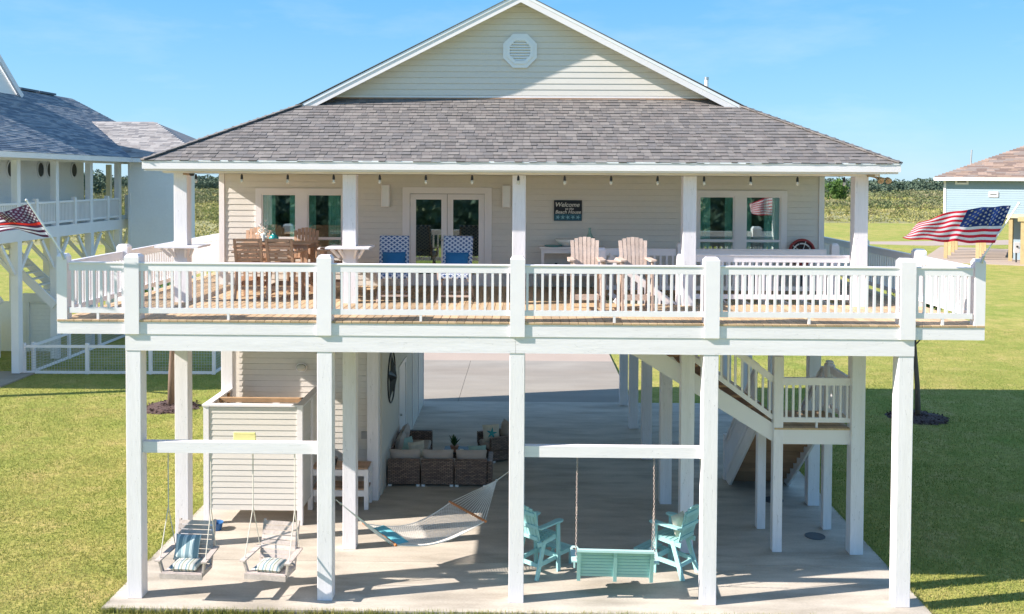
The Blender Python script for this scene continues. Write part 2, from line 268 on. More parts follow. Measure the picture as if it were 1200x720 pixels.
# ------------------------------------------------------------------ builders
def tag(o, label=None, cat=None, group=None, kind=None):
    if label: o['label'] = label
    if cat: o['category'] = cat
    if group: o['group'] = group
    if kind: o['kind'] = kind
    return o
def thing(name, label, cat, loc=(0, 0, 0), rz=0.0, group=None):
    o = bpy.data.objects.new(name, None); COL.objects.link(o); o.empty_display_size = 0.2
    o.location = loc; o.rotation_euler = (0, 0, rz)
    return tag(o, label, cat, group)
def root_loc(p):
    v = Vector((0, 0, 0))
    while p: v += Vector(p.location); p = p.parent
    return v
class MB:
    """collects shapes, then links them as one mesh object"""
    def __init__(s): s.v = []; s.f = []; s.m = []
    def add(s, vs, fs, mi=0):
        n = len(s.v); s.v += [tuple(v) for v in vs]; s.f += [tuple(i + n for i in f) for f in fs]; s.m += [mi] * len(fs); return s
    def box(s, x0, x1, y0, y1, z0, z1, mi=0):
        vs = [(x, y, z) for x in (x0, x1) for y in (y0, y1) for z in (z0, z1)]
        return s.add(vs, [(0, 1, 3, 2), (4, 6, 7, 5), (0, 4, 5, 1), (2, 3, 7, 6), (0, 2, 6, 4), (1, 5, 7, 3)], mi)
    def bar(s, a, b, w, h, up=(0, 0, 1), mi=0, w2=None, h2=None):
        a, b = Vector(a), Vector(b); d = (b - a).normalized(); u = Vector(up)
        if abs(d.dot(u)) > 0.99: u = Vector((0, 1, 0))
        r = d.cross(u).normalized(); u = r.cross(d).normalized(); vs = []
        for p, ww, hh in ((a, w, h), (b, w2 or w, h2 or h)):
            for sx, sz in ((-1, -1), (1, -1), (1, 1), (-1, 1)): vs.append(p + r * sx * ww / 2 + u * sz * hh / 2)
        return s.add(vs, [(3, 2, 1, 0), (4, 5, 6, 7), (0, 1, 5, 4), (1, 2, 6, 5), (2, 3, 7, 6), (3, 0, 4, 7)], mi)
    def tube(s, pts, r, n=6, mi=0, r2=None, close=False):
        pts = [Vector(p) for p in pts]; base = len(s.v); k = len(pts); vs = []; prev = None
        for i, p in enumerate(pts):
            d = (pts[(i + 1) % k] - pts[i - 1]) if close else (pts[min(i + 1, k - 1)] - pts[max(i - 1, 0)])
            d.normalize(); u = prev if prev and abs(prev.dot(d)) < 0.95 else (Vector((0, 0, 1)) if abs(d.z) < 0.9 else Vector((0, 1, 0)))
            x = d.cross(u).normalized(); u = x.cross(d).normalized(); prev = u
            rr = r if r2 is None else r + (r2 - r) * i / (k - 1)
            for j in range(n): a = 2 * PI * j / n; vs.append(p + x * rr * math.cos(a) + u * rr * math.sin(a))
        fs = []
        for i in range(k if close else k - 1):
            i2 = (i + 1) % k
            for j in range(n): fs.append((i * n + j, i2 * n + j, i2 * n + (j + 1) % n, i * n + (j + 1) % n)[::-1])
        if not close: fs.append(tuple(range(n))); fs.append(tuple((k - 1) * n + j for j in reversed(range(n))))
        return s.add(vs, fs, mi)
    def prism(s, poly, y0, y1, mi=0):          # poly in (x, z), extruded along y
        n = len(poly); vs = [(x, y0, z) for x, z in poly] + [(x, y1, z) for x, z in poly]
        return s.add(vs, [tuple(range(n)), tuple(range(2 * n - 1, n - 1, -1))] + [((i + 1) % n, i, n + i, n + (i + 1) % n) for i in range(n)], mi)
    def lathe(s, prof, c=(0, 0, 0), n=16, mi=0):
        vs = []; fs = []
        for r, z in prof:
            for j in range(n): a = 2 * PI * j / n; vs.append((c[0] + r * math.cos(a), c[1] + r * math.sin(a), c[2] + z))
        for i in range(len(prof) - 1):
            for j in range(n): fs.append((i * n + j, i * n + (j + 1) % n, (i + 1) * n + (j + 1) % n, (i + 1) * n + j))
        fs.append(tuple(reversed(range(n)))); fs.append(tuple((len(prof) - 1) * n + j for j in range(n)))
        return s.add(vs, fs, mi)
    def xf(s, M, start=0):
        for i in range(start, len(s.v)): s.v[i] = tuple(M @ Vector(s.v[i]))
        return s
    def build(s, name, mats, parent=None, world=False, bevel=0.0, smooth=False, kind=None, subsurf=0):
        me = bpy.data.meshes.new(name)
        v = s.v
        if world and parent is not None:
            o0 = root_loc(parent); v = [(a[0] - o0.x, a[1] - o0.y, a[2] - o0.z) for a in v]
        me.from_pydata(v, [], s.f)
        if not isinstance(mats, (list, tuple)): mats = [mats]
        for m in mats: me.materials.append(m)
        if len(mats) > 1: me.polygons.foreach_set('material_index', s.m)
        bm = bmesh.new(); bm.from_mesh(me); bmesh.ops.recalc_face_normals(bm, faces=bm.faces)
        if bevel: bmesh.ops.bevel(bm, geom=bm.edges[:], offset=bevel, segments=1, affect='EDGES')
        bm.to_mesh(me); bm.free()
        if smooth: me.polygons.foreach_set('use_smooth', [True] * len(me.polygons))
        o = bpy.data.objects.new(name, me); COL.objects.link(o)
        if parent is not None: o.parent = parent
        if subsurf: md = o.modifiers.new('s', 'SUBSURF'); md.levels = md.render_levels = subsurf
        if kind: o['kind'] = kind
        return o
def place(src, loc, parent=None, rot=None, scale=None):      # another object on the same mesh
    o = src.copy(); COL.objects.link(o); o.location = loc
    if parent is not None: o.parent = parent
    if rot: o.rotation_euler = rot
    if scale: o.scale = scale
    return o
def copy_tree(o, parent=None):
    c = o.copy(); COL.objects.link(c); c.parent = parent
    for ch in o.children: copy_tree(ch, c)
    return c
def B(name, m, parent, *b, world=True, bevel=0.0): return MB().box(*b).build(name, m, parent, world, bevel)
def np_mesh(name, verts, nper, m, parent=None, kind=None):     # verts (n, nper, 3): n separate polygons
    n = verts.shape[0]; me = bpy.data.meshes.new(name)
    me.vertices.add(n * nper); me.vertices.foreach_set('co', verts.reshape(-1).astype(np.float32))
    me.loops.add(n * nper); me.loops.foreach_set('vertex_index', np.arange(n * nper, dtype=np.int32))
    me.polygons.add(n); me.polygons.foreach_set('loop_start', np.arange(0, n * nper, nper, dtype=np.int32))
    me.polygons.foreach_set('loop_total', np.full(n, nper, dtype=np.int32)); me.update(calc_edges=True)
    me.materials.append(m); o = bpy.data.objects.new(name, me); COL.objects.link(o)
    if parent is not None: o.parent = parent
    if kind: o['kind'] = kind
    return o
def leaf_quads(c, size, rng, flat=0.0):         # c (n,3) centres, size (n,)
    n = len(c); a = rng.normal(size=(n, 3)); a[:, 2] *= (1 - flat); a /= np.linalg.norm(a, axis=1)[:, None]
    b = np.cross(a, rng.normal(size=(n, 3))); b /= np.linalg.norm(b, axis=1)[:, None]
    a = a * size[:, None] * 0.5; b = b * size[:, None] * 0.36
    return np.stack([c - a, c + b, c + a, c - b], axis=1)
def pillow(mb, c, w, h, t, M=None, n=9, mi=0):             # lies in local XZ, thick along Y
    st = len(mb.v); vs = []; fs = []
    for side in (-1, 1):
        for i in range(n):
            for j in range(n):
                u = -1 + 2 * i / (n - 1); v = -1 + 2 * j / (n - 1)
                pin = 1 - 0.10 * (1 - abs(v) ** 2) * 0 ; k = (max(0, 1 - u ** 4) * max(0, 1 - v ** 4)) ** 0.5
                e = 0.06 * (1 - v * v) * abs(u); e2 = 0.06 * (1 - u * u) * abs(v)
                vs.append((w / 2 * u * (1 - e), side * t / 2 * k, h / 2 * v * (1 - e2)))
    for sd in (0, 1):
        o = sd * n * n
        for i in range(n - 1):
            for j in range(n - 1):
                q = (o + i * n + j, o + (i + 1) * n + j, o + (i + 1) * n + j + 1, o + i * n + j + 1); fs.append(q if sd == 0 else q[::-1])
    mb.add(vs, fs, mi)
    if M: mb.xf(M, st)
    st2 = st
    for i in range(st2, len(mb.v)): v = mb.v[i]; mb.v[i] = (v[0] + c[0], v[1] + c[1], v[2] + c[2])
    return mb

def rects_minus(x0, x1, z0, z1, holes):
    xs = sorted({x0, x1} | {min(max(h[i], x0), x1) for h in holes for i in (0, 1)}); out = []
    for a, b in zip(xs, xs[1:]):
        if b - a < 1e-4: continue
        hs = sorted([(h[2], h[3]) for h in holes if h[0] < (a + b) / 2 < h[1]]); z = z0
        for h0, h1 in hs:
            if h0 > z: out.append((a, b, z, h0))
            z = max(z, h1)
        if z < z1: out.append((a, b, z, z1))
    return out
def siding(parent, mt, x0, x1, z0, z1, yf, holes=(), expo=0.127, axis='x', sgn=-1, name='siding_board', joined=False, clip=None, thick=0.017):
    """lap boards on a wall plane; axis x: wall faces -Y at y=yf; axis y: wall faces +-X at x=yf (x0,x1 are then y)"""
    allb = MB(); z = z0; cnt = 0
    while z < z1 - 0.01:
        zt = min(z + expo, z1); segs = [(x0, x1)]
        for h in holes:
            if h[2] < zt - 0.02 and h[3] > z + 0.02:
                ns = []
                for a, b in segs:
                    if h[1] <= a or h[0] >= b: ns.append((a, b))
                    else:
                        if h[0] > a: ns.append((a, h[0]))
                        if h[1] < b: ns.append((h[1], b))
                segs = ns
        for a, b in segs:
            at, bt = a, b
            if clip: (a, b), (at, bt) = clip(z), clip(zt)
            if b - a < 0.05: continue
            mb = MB() if not joined else allb
            # lip at the bottom, a narrow recess at the top under the next board's lip
            k = 1 - .012 / max(.03, zt - z); am, bm_ = a + (at - a) * k, b + (bt - b) * k; zm = zt - .012
            prof = [(p0, d, zz) for e_ in ((a, am, at), (b, bm_, bt)) for p0, d, zz in ((e_[0], 0, z), (e_[0], thick, z), (e_[1], .009, zm), (e_[1], .0005, zm + .001), (e_[2], .0005, zt), (e_[2], 0, zt))]
            if axis == 'x': vs = [(p[0], yf + sgn * p[1], p[2]) for p in prof]
            else: vs = [(yf + sgn * p[1], p[0], p[2]) for p in prof]
            mb.add(vs, [(0, 1, 2, 3, 4, 5), (11, 10, 9, 8, 7, 6)] + [(q, q + 6, (q + 1) % 6 + 6, (q + 1) % 6) for q in range(6)])
            if not joined: mb.build(name, mt, parent, True)
            cnt += 1
        z = zt
    if joined: allb.build(name if joined is True else joined, mt, parent, True, kind='stuff')
    return cnt

def shingle_course_set(parent, mats, P0, U, V, rows, xr, expo, wrange, indiv_limit=0, thick=0.016, seed=3):
    """P0 corner, U along eave, V up the slope (unit); xr(k) gives the u range of row k; bottom rows as single parts, the rest joined"""
    rg = random.Random(seed); Nn = U.cross(V).normalized(); joined = MB(); cnt = 0
    if Nn.z < 0: Nn = -Nn
    off = root_loc(parent) if parent is not None else Vector((0, 0, 0))
    for k in range(rows):
        a, b = xr(k); 
        if b - a < 0.1: continue
        u = a
        while u < b - 0.01:
            w = min(rg.uniform(*wrange), b - u)
            if b - u - w < 0.06: w = b - u
            t = thick * rg.choice((0.75, 1.0, 1.35)); v0 = expo * k + rg.uniform(-0.006, 0.006); v1 = expo * (k + 1) + 0.03
            vs = []
            for (uu, vv, nn) in ((u + .002, v0, 0.0), (u + w - .002, v0, 0.0), (u + w - .002, v1, 0.0), (u + .002, v1, 0.0), (u + .002, v0, t), (u + w - .002, v0, t), (u + w - .002, v1, 0.002), (u + .002, v1, 0.002)):
                vs.append(P0 + U * uu + V * vv + Nn * (nn + 0.002))
            fs = [(4, 5, 6, 7), (0, 1, 5, 4), (1, 2, 6, 5), (3, 0, 4, 7), (2, 3, 7, 6)]
            mi = rg.randrange(len(mats))
            if cnt < indiv_limit: MB().add(vs, fs).build('shingle', mats[mi], parent, True)
            else: joined.add(vs, fs, mi)
            cnt += 1; u += w
    if joined.v:
        joined.build('shingles', mats, parent, True, kind='stuff')
    return cnt

# ================================================================== SETTING
GZ = -0.08
def sheet(name, x0, x1, y0, y1, z, m, nx=1, ny=1, amp=0):
    vs = [(x0 + (x1 - x0) * i / nx, y0 + (y1 - y0) * j / ny, z) for i in range(nx + 1) for j in range(ny + 1)]
    fs = [(i * (ny + 1) + j, (i + 1) * (ny + 1) + j, (i + 1) * (ny + 1) + j + 1, i * (ny + 1) + j + 1) for i in range(nx) for j in range(ny)]
    o = MB().add(vs, fs).build(name, m); o['kind'] = 'structure'; return o
sheet('scrubland', -3000, 3000, -1500, 4500, GZ - 0.03, m_field)
lawn = MB().add([(-60, -80, GZ), (130, -80, GZ), (130, 158, GZ), (22, 158, GZ), (22, 110, GZ), (-60, 96, GZ)], [(0, 1, 2, 3, 4, 5)]).build('lawn', m_lawn); lawn['kind'] = 'structure'
slab_ = MB()
ysl = [15.35, 17.36, 23.9, 30.0]
for y0_, y1_ in zip(ysl, ysl[1:]):
    xsl = [-6.8, 6.8] if y0_ < 17 else [-6.8, -.004, 6.8]
    for x0_, x1_ in zip(xsl, xsl[1:]): slab_.box(x0_ + (.004 if x0_ > -6 else 0), x1_ - (.004 if x1_ < 6 else 0), y0_ + (.005 if y0_ > 16 else 0), y1_ - (.005 if y1_ < 29 else 0), -.04, 0.0)
slab_.box(-6.795, 6.795, 15.355, 29.99, -.3, -.041)
slab_.build('concrete_slab', m_concrete)['kind'] = 'structure'
B('driveway', m_drive, None, -7.5, -2.006, 30.01, 36.8, -0.3, -0.004)['kind'] = 'structure'; B('driveway', m_drive, None, -1.994, 3.5, 30.01, 36.8, -0.3, -0.004)['kind'] = 'structure'
B('pale_drive_apron', m_road, None, -7.5, 3.5, 36.812, 75.0, -0.3, -0.012)['kind'] = 'structure'
def strip(name, pts, m, z0=GZ - .2, z1=GZ + .012):
    n = len(pts); l = [(x, y) for x, y, w in pts]
    vs = []
    for (x, y, w) in pts:
        for s in (-w / 2, w / 2):
            for z in (z0, z1): vs.append((x, y + s, z))
    fs = []
    for i in range(n - 1):
        a, b = 4 * i, 4 * i + 4
        fs += [(a + 1, b + 1, b + 3, a + 3), (a, b, b + 1, a + 1), (a + 2, a + 3, b + 3, b + 2)]
    fs += [(0, 1, 3, 2), (4 * n - 4, 4 * n - 2, 4 * n - 1, 4 * n - 3)]
    o = MB().add(vs, fs).build(name, m); o['kind'] = 'structure'; return o
strip('road', [(34, 116, 1.0), (38, 108.5, 4), (44, 108, 7), (52, 110, 7.5), (70, 114, 8), (100, 119, 8), (200, 130, 8)], m_road)
o = MB().box(-2.5, 26, -4.6, 16, -0.3, -0.02).build('neighbor_slab', m_road); o.location = (39, 87, 0); o.rotation_euler.z = R(-28); o['kind'] = 'structure'
o = MB().box(-30, -17.6, 29.5, 34.2, -0.3, -0.03).build('neighbor_slab', m_drive); o['kind'] = 'structure'

# ------------------------------------------------------------------ grass
def blades(regions, dens):
    out = []
    for (x0, x1, y0, y1, k) in regions:
        n = int((x1 - x0) * (y1 - y0) * dens * k); c = np.zeros((n, 3)); c[:, 0] = RNG.uniform(x0, x1, n); c[:, 1] = RNG.uniform(y0, y1, n); c[:, 2] = GZ
        h = RNG.uniform(0.02, 0.055, n); an = RNG.uniform(0, 2 * PI, n); w = RNG.uniform(0.006, 0.013, n); le = RNG.uniform(0.2, 0.9, n) * h
        d = np.stack([np.cos(an), np.sin(an), np.zeros(n)], 1); q = np.stack([-np.sin(an), np.cos(an), np.zeros(n)], 1)
        a2 = RNG.uniform(0, 2 * PI, n)
        tip = c + np.stack([np.cos(a2) * le, np.sin(a2) * le, h], 1)
        out.append(np.stack([c - d * w[:, None] / 2 * 1.6, c + d * w[:, None] / 2 * 1.6, tip], 1))
    return np.concatenate(out)
def edge_blades():
    segs = [(-6.8, 15.35, -6.8, 30), (6.8, 15.35, 6.8, 30), (-6.8, 15.35, 6.8, 15.35)]; out = []
    for (x0, y0, x1, y1) in segs:
        L = math.hypot(x1 - x0, y1 - y0); n = int(L * 420); t = RNG.uniform(0, 1, n); off = np.abs(RNG.normal(0, .03, n)); nx, ny = (np.sign(x0) if x0 == x1 else 0), (-1 if y0 == y1 else 0)
        dens = .5 + .5 * np.sin(t * L * 2.3) * np.sin(t * L * 5.1 + 1); k = RNG.uniform(0, 1, n) < .35 + .65 * dens; t, off = t[k], off[k]; n = len(t)
        c = np.stack([x0 + (x1 - x0) * t + nx * off, y0 + (y1 - y0) * t + ny * off, np.full(n, GZ)], 1); h = RNG.uniform(.07, .14, n); a = RNG.uniform(0, 2 * PI, n)
        d = np.stack([np.cos(a), np.sin(a), 0 * a], 1) * .008; lean = np.stack([-nx * RNG.uniform(-.03, .07, n) + RNG.normal(0, .02, n), -ny * RNG.uniform(-.03, .07, n) + RNG.normal(0, .02, n), h], 1)
        out.append(np.stack([c - d, c + d, c + lean], 1))
    return np.concatenate(out)
np_mesh('edge_grass', edge_blades(), 3, m_blade, kind='stuff')
np_mesh('grass', blades([(-12.5, -6.82, 13.5, 24, 1), (-22, -12.5, 17, 24, .85), (-22, -6.82, 24, 29, .75), (-24, -6.82, 29, 36, .5), (6.82, 11.5, 13.5, 24, 1), (11.5, 16, 17, 24, .85), (6.82, 19, 24, 29, .75), (6.82, 23, 29, 36, .5), (6.82, 27, 36, 46, .25), (-6.8, 6.8, 14.2, 15.34, 1)], 850), 3, m_blade, kind='stuff')

# ------------------------------------------------------------------ scrub, far wood
def clumps(n, xr, yr, hr, wr, leaf, nl, rng, wedge=True, hg=None):
    ys = yr[0] + (yr[1] - yr[0]) * rng.uniform(0, 1, n) ** 1.25
    xs = rng.uniform(xr[0], xr[1], n) * (ys if wedge else 1)
    g = np.clip(ys / 160.0, 1, 3.0) if wedge else np.ones(n)
    h = rng.uniform(*hr, n) * (g ** 0.35 if hg is None else hg); w = rng.uniform(*wr, n) * g
    cx = np.repeat(xs, nl); cy = np.repeat(ys, nl); hh = np.repeat(h, nl); ww = np.repeat(w, nl)
    d = rng.normal(size=(n * nl, 3)); d /= np.linalg.norm(d, axis=1)[:, None]; rad = rng.uniform(0.55, 1.0, n * nl) ** 0.5
    c = np.stack([cx + d[:, 0] * rad * ww / 2, cy + d[:, 1] * rad * ww / 2, GZ + hh * (0.45 + 0.5 * d[:, 2] * rad)], 1)
    lobes = 0.18 * np.sin(d[:, 0] * 5 + cx) * hh; c[:, 2] += lobes * 0.5
    return leaf_quads(c, np.repeat(g, nl) * rng.uniform(*leaf, n * nl), rng)
r2 = np.random.default_rng(5)
def keep(q, cond): c = q.mean(axis=1); return q[cond(c)]
sh = clumps(5600, (-0.72, 0.72), (235, 600), (0.5, 2.3), (1.6, 3.6), (0.2, 0.42), 60, r2, hg=1.0)
def patch_keep(q, nl, thr):
    c = q.reshape(-1, nl, 4, 3).mean(axis=(1, 2)); x, y = c[:, 0], c[:, 1]
    f = np.sin(x * .043 + 1.3 * np.sin(y * .021)) + np.sin(y * .052 + .9 * np.sin(x * .03)) + .6 * np.sin(x * .13 + y * .09)
    return q.reshape(-1, nl, 4, 3)[f > thr].reshape(-1, 4, 3)
sh = patch_keep(sh, 60, .0)
np_mesh('scrub', sh, 4, m_shrub, kind='stuff')
s2 = clumps(2300, (-0.72, 0.72), (104, 240), (0.4, 1.7), (1.0, 3.0), (0.16, 0.34), 90, r2)
s2 = patch_keep(s2, 90, .15); s2 = keep(s2, lambda c: (c[:, 1] > 162) | (c[:, 0] < 18))
np_mesh('scrub', s2, 4, m_shrub2, kind='stuff')
tg = clumps(15000, (-0.72, 0.72), (100, 600), (0.3, 0.7), (1.0, 3.4), (0.16, 0.36), 22, r2, hg=1.0)
tg = keep(tg, lambda c: (c[:, 1] > 158) | (c[:, 0] < 20) & (c[:, 1] > 98))
np_mesh('tall_grass', tg, 4, m_tall, kind='stuff')
fw = clumps(1500, (-0.75, 0.75), (520, 700), (1.5, 5.6), (2.5, 7), (0.28, 0.5), 150, r2)
fw = np.concatenate([fw, clumps(70, (-0.75, 0.75), (480, 600), (4.5, 7.5), (3.0, 5.5), (0.28, 0.5), 420, r2)])
np_mesh('far_wood', fw, 4, m_wood, kind='stuff')
# trees behind the camera that the panes mirror
bw = clumps(90, (-45, 45), (-75, -60), (5, 9), (5, 9), (0.7, 1.4), 150, r2, wedge=False)
np_mesh('wood_behind', bw, 4, m_wood, kind='stuff')
for (x, y, h, w, nl, lab) in [(106, 330, 7.5, 9.5, 700, 'round bright green bush rising over the distant scrub behind the right railing'),
                       (-152, 330, 9.0, 13, 700, 'dark rounded tree on the horizon seen between the left neighbour porch posts')]:
    t = thing('field_tree', lab, 'tree', (x, y, GZ))
    MB().tube([(0, 0, 0), (.2, 0, h * .5)], .35, 7, r2=.2).build('trunk', m_bark, t)
    c = clumps(14, (-w * .32, w * .32), (-w * .2, w * .2), (h * .75, h), (w * .35, w * .6), (0.7, 1.3), nl // 14, r2, wedge=False); c[:, :, 2] -= GZ - h * .08
    np_mesh('crown', c, 4, m_crown if x > 0 else m_wood, t)

def young_tree(x, y, label, crown_z, tr, lean):
    t = thing('young_tree', label, 'tree', (x, y, GZ), group=None)
    MB().tube([(0, 0, 0), (lean * .3, 0, 1.0), (lean, .05, 2.2), (lean * 1.1, 0, 3.4)], tr, 9, r2=tr * .5).build('trunk', m_bark, t, smooth=True)
    for k in range(7):
        a = k * 2.4; z = 2.2 + k * .22
        MB().tube([(lean, 0, z), (lean + .45 * math.cos(a), .45 * math.sin(a), z + .5), (lean + .7 * math.cos(a), .7 * math.sin(a), z + .75)], .025, 5, r2=.008).build('limb', m_bark, t)
    n = 1500; d = r2.normal(size=(n, 3)); d /= np.linalg.norm(d, axis=1)[:, None]; rr = r2.uniform(.25, 1, n) ** .6
    lump = 1 + .25 * np.sin(d[:, 0] * 6 + x) * np.cos(d[:, 1] * 5)
    c = np.stack([lean + d[:, 0] * rr * .85 * lump, d[:, 1] * rr * .85 * lump, crown_z + d[:, 2] * rr * .78 * lump], 1)
    np_mesh('crown', leaf_quads(c, r2.uniform(.07, .15, n), r2), 4, m_crown, t)
    mb = MB(); vs = [(0, 0, .10)]; n = 28; rg = random.Random(int(x * 10))
    rings = []
    for q, (rad, z) in enumerate(((.35, .10), (.6, .07), (.85, 0.005))):
        for j in range(n): a = 2 * PI * j / n; k = rad * rg.uniform(.88, 1.1); vs.append((k * math.cos(a) * 1.05, k * math.sin(a), z + rg.uniform(-.004, .02) * (q < 2)))
    fs = [(0, 1 + j, 1 + (j + 1) % n) for j in range(n)]
    for q in (0, 1): fs += [(1 + q * n + j, 1 + (q + 1) * n + j, 1 + (q + 1) * n + (j + 1) % n, 1 + q * n + (j + 1) % n) for j in range(n)]
    mo = mb.add(vs, fs).build('mulch_ring', m_mulch); mo.location = (x, y, GZ)
    tag(mo, 'dark mulch ring round the foot of the ' + ('left' if x < 0 else 'right') + ' young tree on the lawn', 'mulch', kind='stuff')
    ch = []
    for k in range(500):
        a = rg.uniform(0, 2 * PI); q = rg.uniform(.1, .9) ; ch.append((x + q * math.cos(a), y + q * math.sin(a), GZ + .11 - .09 * q + .01))
    np_mesh('mulch_chips', leaf_quads(np.array(ch), r2.uniform(.05, .11, 500), r2, .6), 4, m_mulch)['kind'] = 'stuff'
young_tree(-10.85, 29.2, 'slim young tree in a mulch ring on the left lawn behind the shower stall', 3.2, .12, .05)
young_tree(11.95, 28.7, 'slim young tree in a mulch ring on the shaded right lawn beside the deck', 3.2, .09, -.12)

# ================================================================== THE HOUSE
DZ = 4.70                      # deck top
WX, WY, WB = 6.6, 20.9, 29.7   # house half width, front wall, back wall
house = thing('beach_house', 'cream raised beach house with a grey shingle hip roof and white gable, in the middle', 'house', (0, WY, 0))
winL = (-5.82, -3.78, 5.46, 6.83); winR = (3.78, 5.82, 5.46, 6.83); door = (-2.58, -0.62, DZ, 6.87)
wall_top = 7.2
mb = MB()
for a, b, c, d in rects_minus(-WX, WX, 4.42, wall_top, [winL, winR, (door[0], door[1], 4.72, door[3])]): mb.box(a, b, WY, WY + .14, c, d)
mb.box(-WX, -WX + .14, WY + .141, WB, 4.42, wall_top); mb.box(WX - .14, WX, WY + .141, WB, 4.42, wall_top); mb.box(-WX + .141, WX - .141, WB - .14, WB, 4.42, wall_top)
mb.build('wall', m_siding, house, True)
siding(house, m_siding, -WX + .09, WX - .09, DZ, 7.17, WY - .001, [winL, winR, door])
siding(house, m_siding, WY + .05, WB, DZ, 7.17, -WX - .001, axis='y', sgn=-1)
siding(house, m_siding, WY + .05, WB, DZ, 7.17, WX + .001, axis='y', sgn=1)
for s in (-1, 1): B('corner_trim', m_trim, house, *sorted((s * (WX - .085), s * (WX + .03))), WY - .035, WY + .06, DZ, 7.17)
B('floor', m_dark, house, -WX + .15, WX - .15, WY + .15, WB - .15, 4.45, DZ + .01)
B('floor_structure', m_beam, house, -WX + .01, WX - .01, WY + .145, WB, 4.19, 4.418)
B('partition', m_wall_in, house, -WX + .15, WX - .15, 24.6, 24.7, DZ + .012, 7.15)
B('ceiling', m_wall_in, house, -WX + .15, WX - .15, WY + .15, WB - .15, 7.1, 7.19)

m_curtain = mat('aqua_curtain', (0.50, 0.80, 0.72), .9, .12, 6)
def win(ox, parent):           # a twin window: outer frame, two sashes with a low pane
    x0, x1, z0, z1 = ox, ox + 2.04, 5.46, 6.83
    f = MB(); y0, y1 = WY - .05, WY + .06
    f.box(x0, x1, y0, y1, z1 - .12, z1); f.box(x0, x1, y0 - .02, y1, z0, z0 + .05)
    f.box(x0, x0 + .13, y0, y1, z0 + .05, z1 - .12); f.box(x1 - .13, x1, y0, y1, z0 + .05, z1 - .12); f.box(x0 + .9, x1 - .9, y0, y1, z0 + .05, z1 - .12)
    w = f.build('window', m_trim, parent, True)
    for a, b in ((x0 + .13, x0 + .9), (x1 - .9, x1 - .13)):
        s = MB(); zs = z0 + .245
        for q in ((a, a + .03, z0 + .05, z1 - .12), (b - .03, b, z0 + .05, z1 - .12), (a + .03, b - .03, z1 - .15, z1 - .12), (a + .03, b - .03, z0 + .05, z0 + .08), (a + .03, b - .03, zs, zs + .055)):
            s.box(q[0], q[1], WY - .03, WY + .02, q[2], q[3])
        s.build('sash', m_trim, w, True)
        B('pane', m_glass, w, a + .03, b - .03, WY + .0, WY + .006, zs + .055, z1 - .15)
        B('pane', m_glass, w, a + .03, b - .03, WY + .0, WY + .006, z0 + .08, zs)
    # curtains inside
    for a, b, in ((x0 + .1, x0 + .40), (x1 - .46, x1 - .1), (x0 + .72, x0 + .98), (x0 + 1.12, x0 + 1.3)):
        vs = []; n = 22
        for i in range(n + 1):
            x = a + (b - a) * i / n; y = WY + .11 + .03 * math.sin(i * 1.7)
            vs += [(x, y, z0 - .55), (x, y, z1 + .05)]
        c = MB().add(vs, [(2 * i, 2 * i + 2, 2 * i + 3, 2 * i + 1) for i in range(n)])
        c.build('curtain', m_curtain, w, True, smooth=True)
    return w
win(-5.82, house); win(3.78, house)
# French door
dr = B('door_frame', m_trim, house, -2.58, -2.42, WY - .05, WY + .07, DZ, 6.87)
B('door_frame', m_trim, house, -.78, -.62, WY - .05, WY + .07, DZ, 6.87); B('door_frame', m_trim, house, -2.42, -.78, WY - .05, WY + .07, 6.73, 6.87)
for a, b, hx in ((-2.415, -1.605, -1.66), (-1.595, -.785, -1.54)):
    d = MB(); y0, y1 = WY - .02, WY + .03; st = .125
    d.box(a, a + st, y0, y1, DZ + .02, 6.72); d.box(b - st, b, y0, y1, DZ + .02, 6.72); d.box(a + st, b - st, y0, y1, 6.60, 6.72); d.box(a + st, b - st, y0, y1, DZ + .02, DZ + .26)
    dd = d.build('door', m_trim, house, True)
    B('pane', m_glass, dd, a + st, b - st, WY + .002, WY + .008, DZ + .26, 6.60)
    hd = MB().box(hx - .025, hx + .025, WY - .035, WY - .022, 5.60, 5.83); hd.tube([(hx, WY - .03, 5.72), (hx, WY - .075, 5.72), (hx + (.09 if hx > -1.6 else -.09), WY - .075, 5.715)], .011, 6)
    hd.build('handle', m_metal, dd, True)
    for z in (5.5, 6.45): B('hinge', m_metal, dd, *( (a - .012, a + .004) if a < -2 else (b - .004, b + .012)), WY - .035, WY - .021, z, z + .1)
B('threshold', m_metal, house, -2.42, -.78, WY - .07, WY + .1, DZ + .002, DZ + .02)

# ---- roof
EY, EX, EZ, PT = 17.5, 6.96, 7.375, 0.508
EB = 30.0; RY, GY = 19.85, 20.21; sR = RY - EY
RZ = EZ + PT * EX
def pz(s): return EZ + PT * s
def slab(mb, poly, t=.07):
    n = len(poly); vs = list(poly) + [(x, y, z - t) for x, y, z in poly]
    mb.add(vs, [tuple(range(n)), tuple(reversed(range(n, 2 * n)))] + [(i, n + i, n + (i + 1) % n, (i + 1) % n) for i in range(n)])
roof = MB()
slab(roof, [(-EX, EY, EZ), (EX, EY, EZ), (EX - sR, RY, pz(sR)), (EX - (GY - EY), GY, pz(GY - EY)), (-EX + (GY - EY), GY, pz(GY - EY)), (-EX + sR, RY, pz(sR))])
hy = EB - EX
slab(roof, [(-EX, EY, EZ - .001), (-EX + sR, RY, pz(sR)), (0, RY, RZ), (0, hy, RZ), (-EX, EB, EZ)])
slab(roof, [(EX, EY, EZ - .001), (EX, EB, EZ), (0, hy, RZ), (0, RY, RZ), (EX - sR, RY, pz(sR))])
slab(roof, [(-EX, EB, EZ), (0, hy, RZ), (EX, EB, EZ)])
roof_o = roof.build('roof', sh_main[0], house, True)
B('soffit', m_trim, house, -EX + .03, EX - .03, EY + .03, WY - .002, 7.185, 7.225)
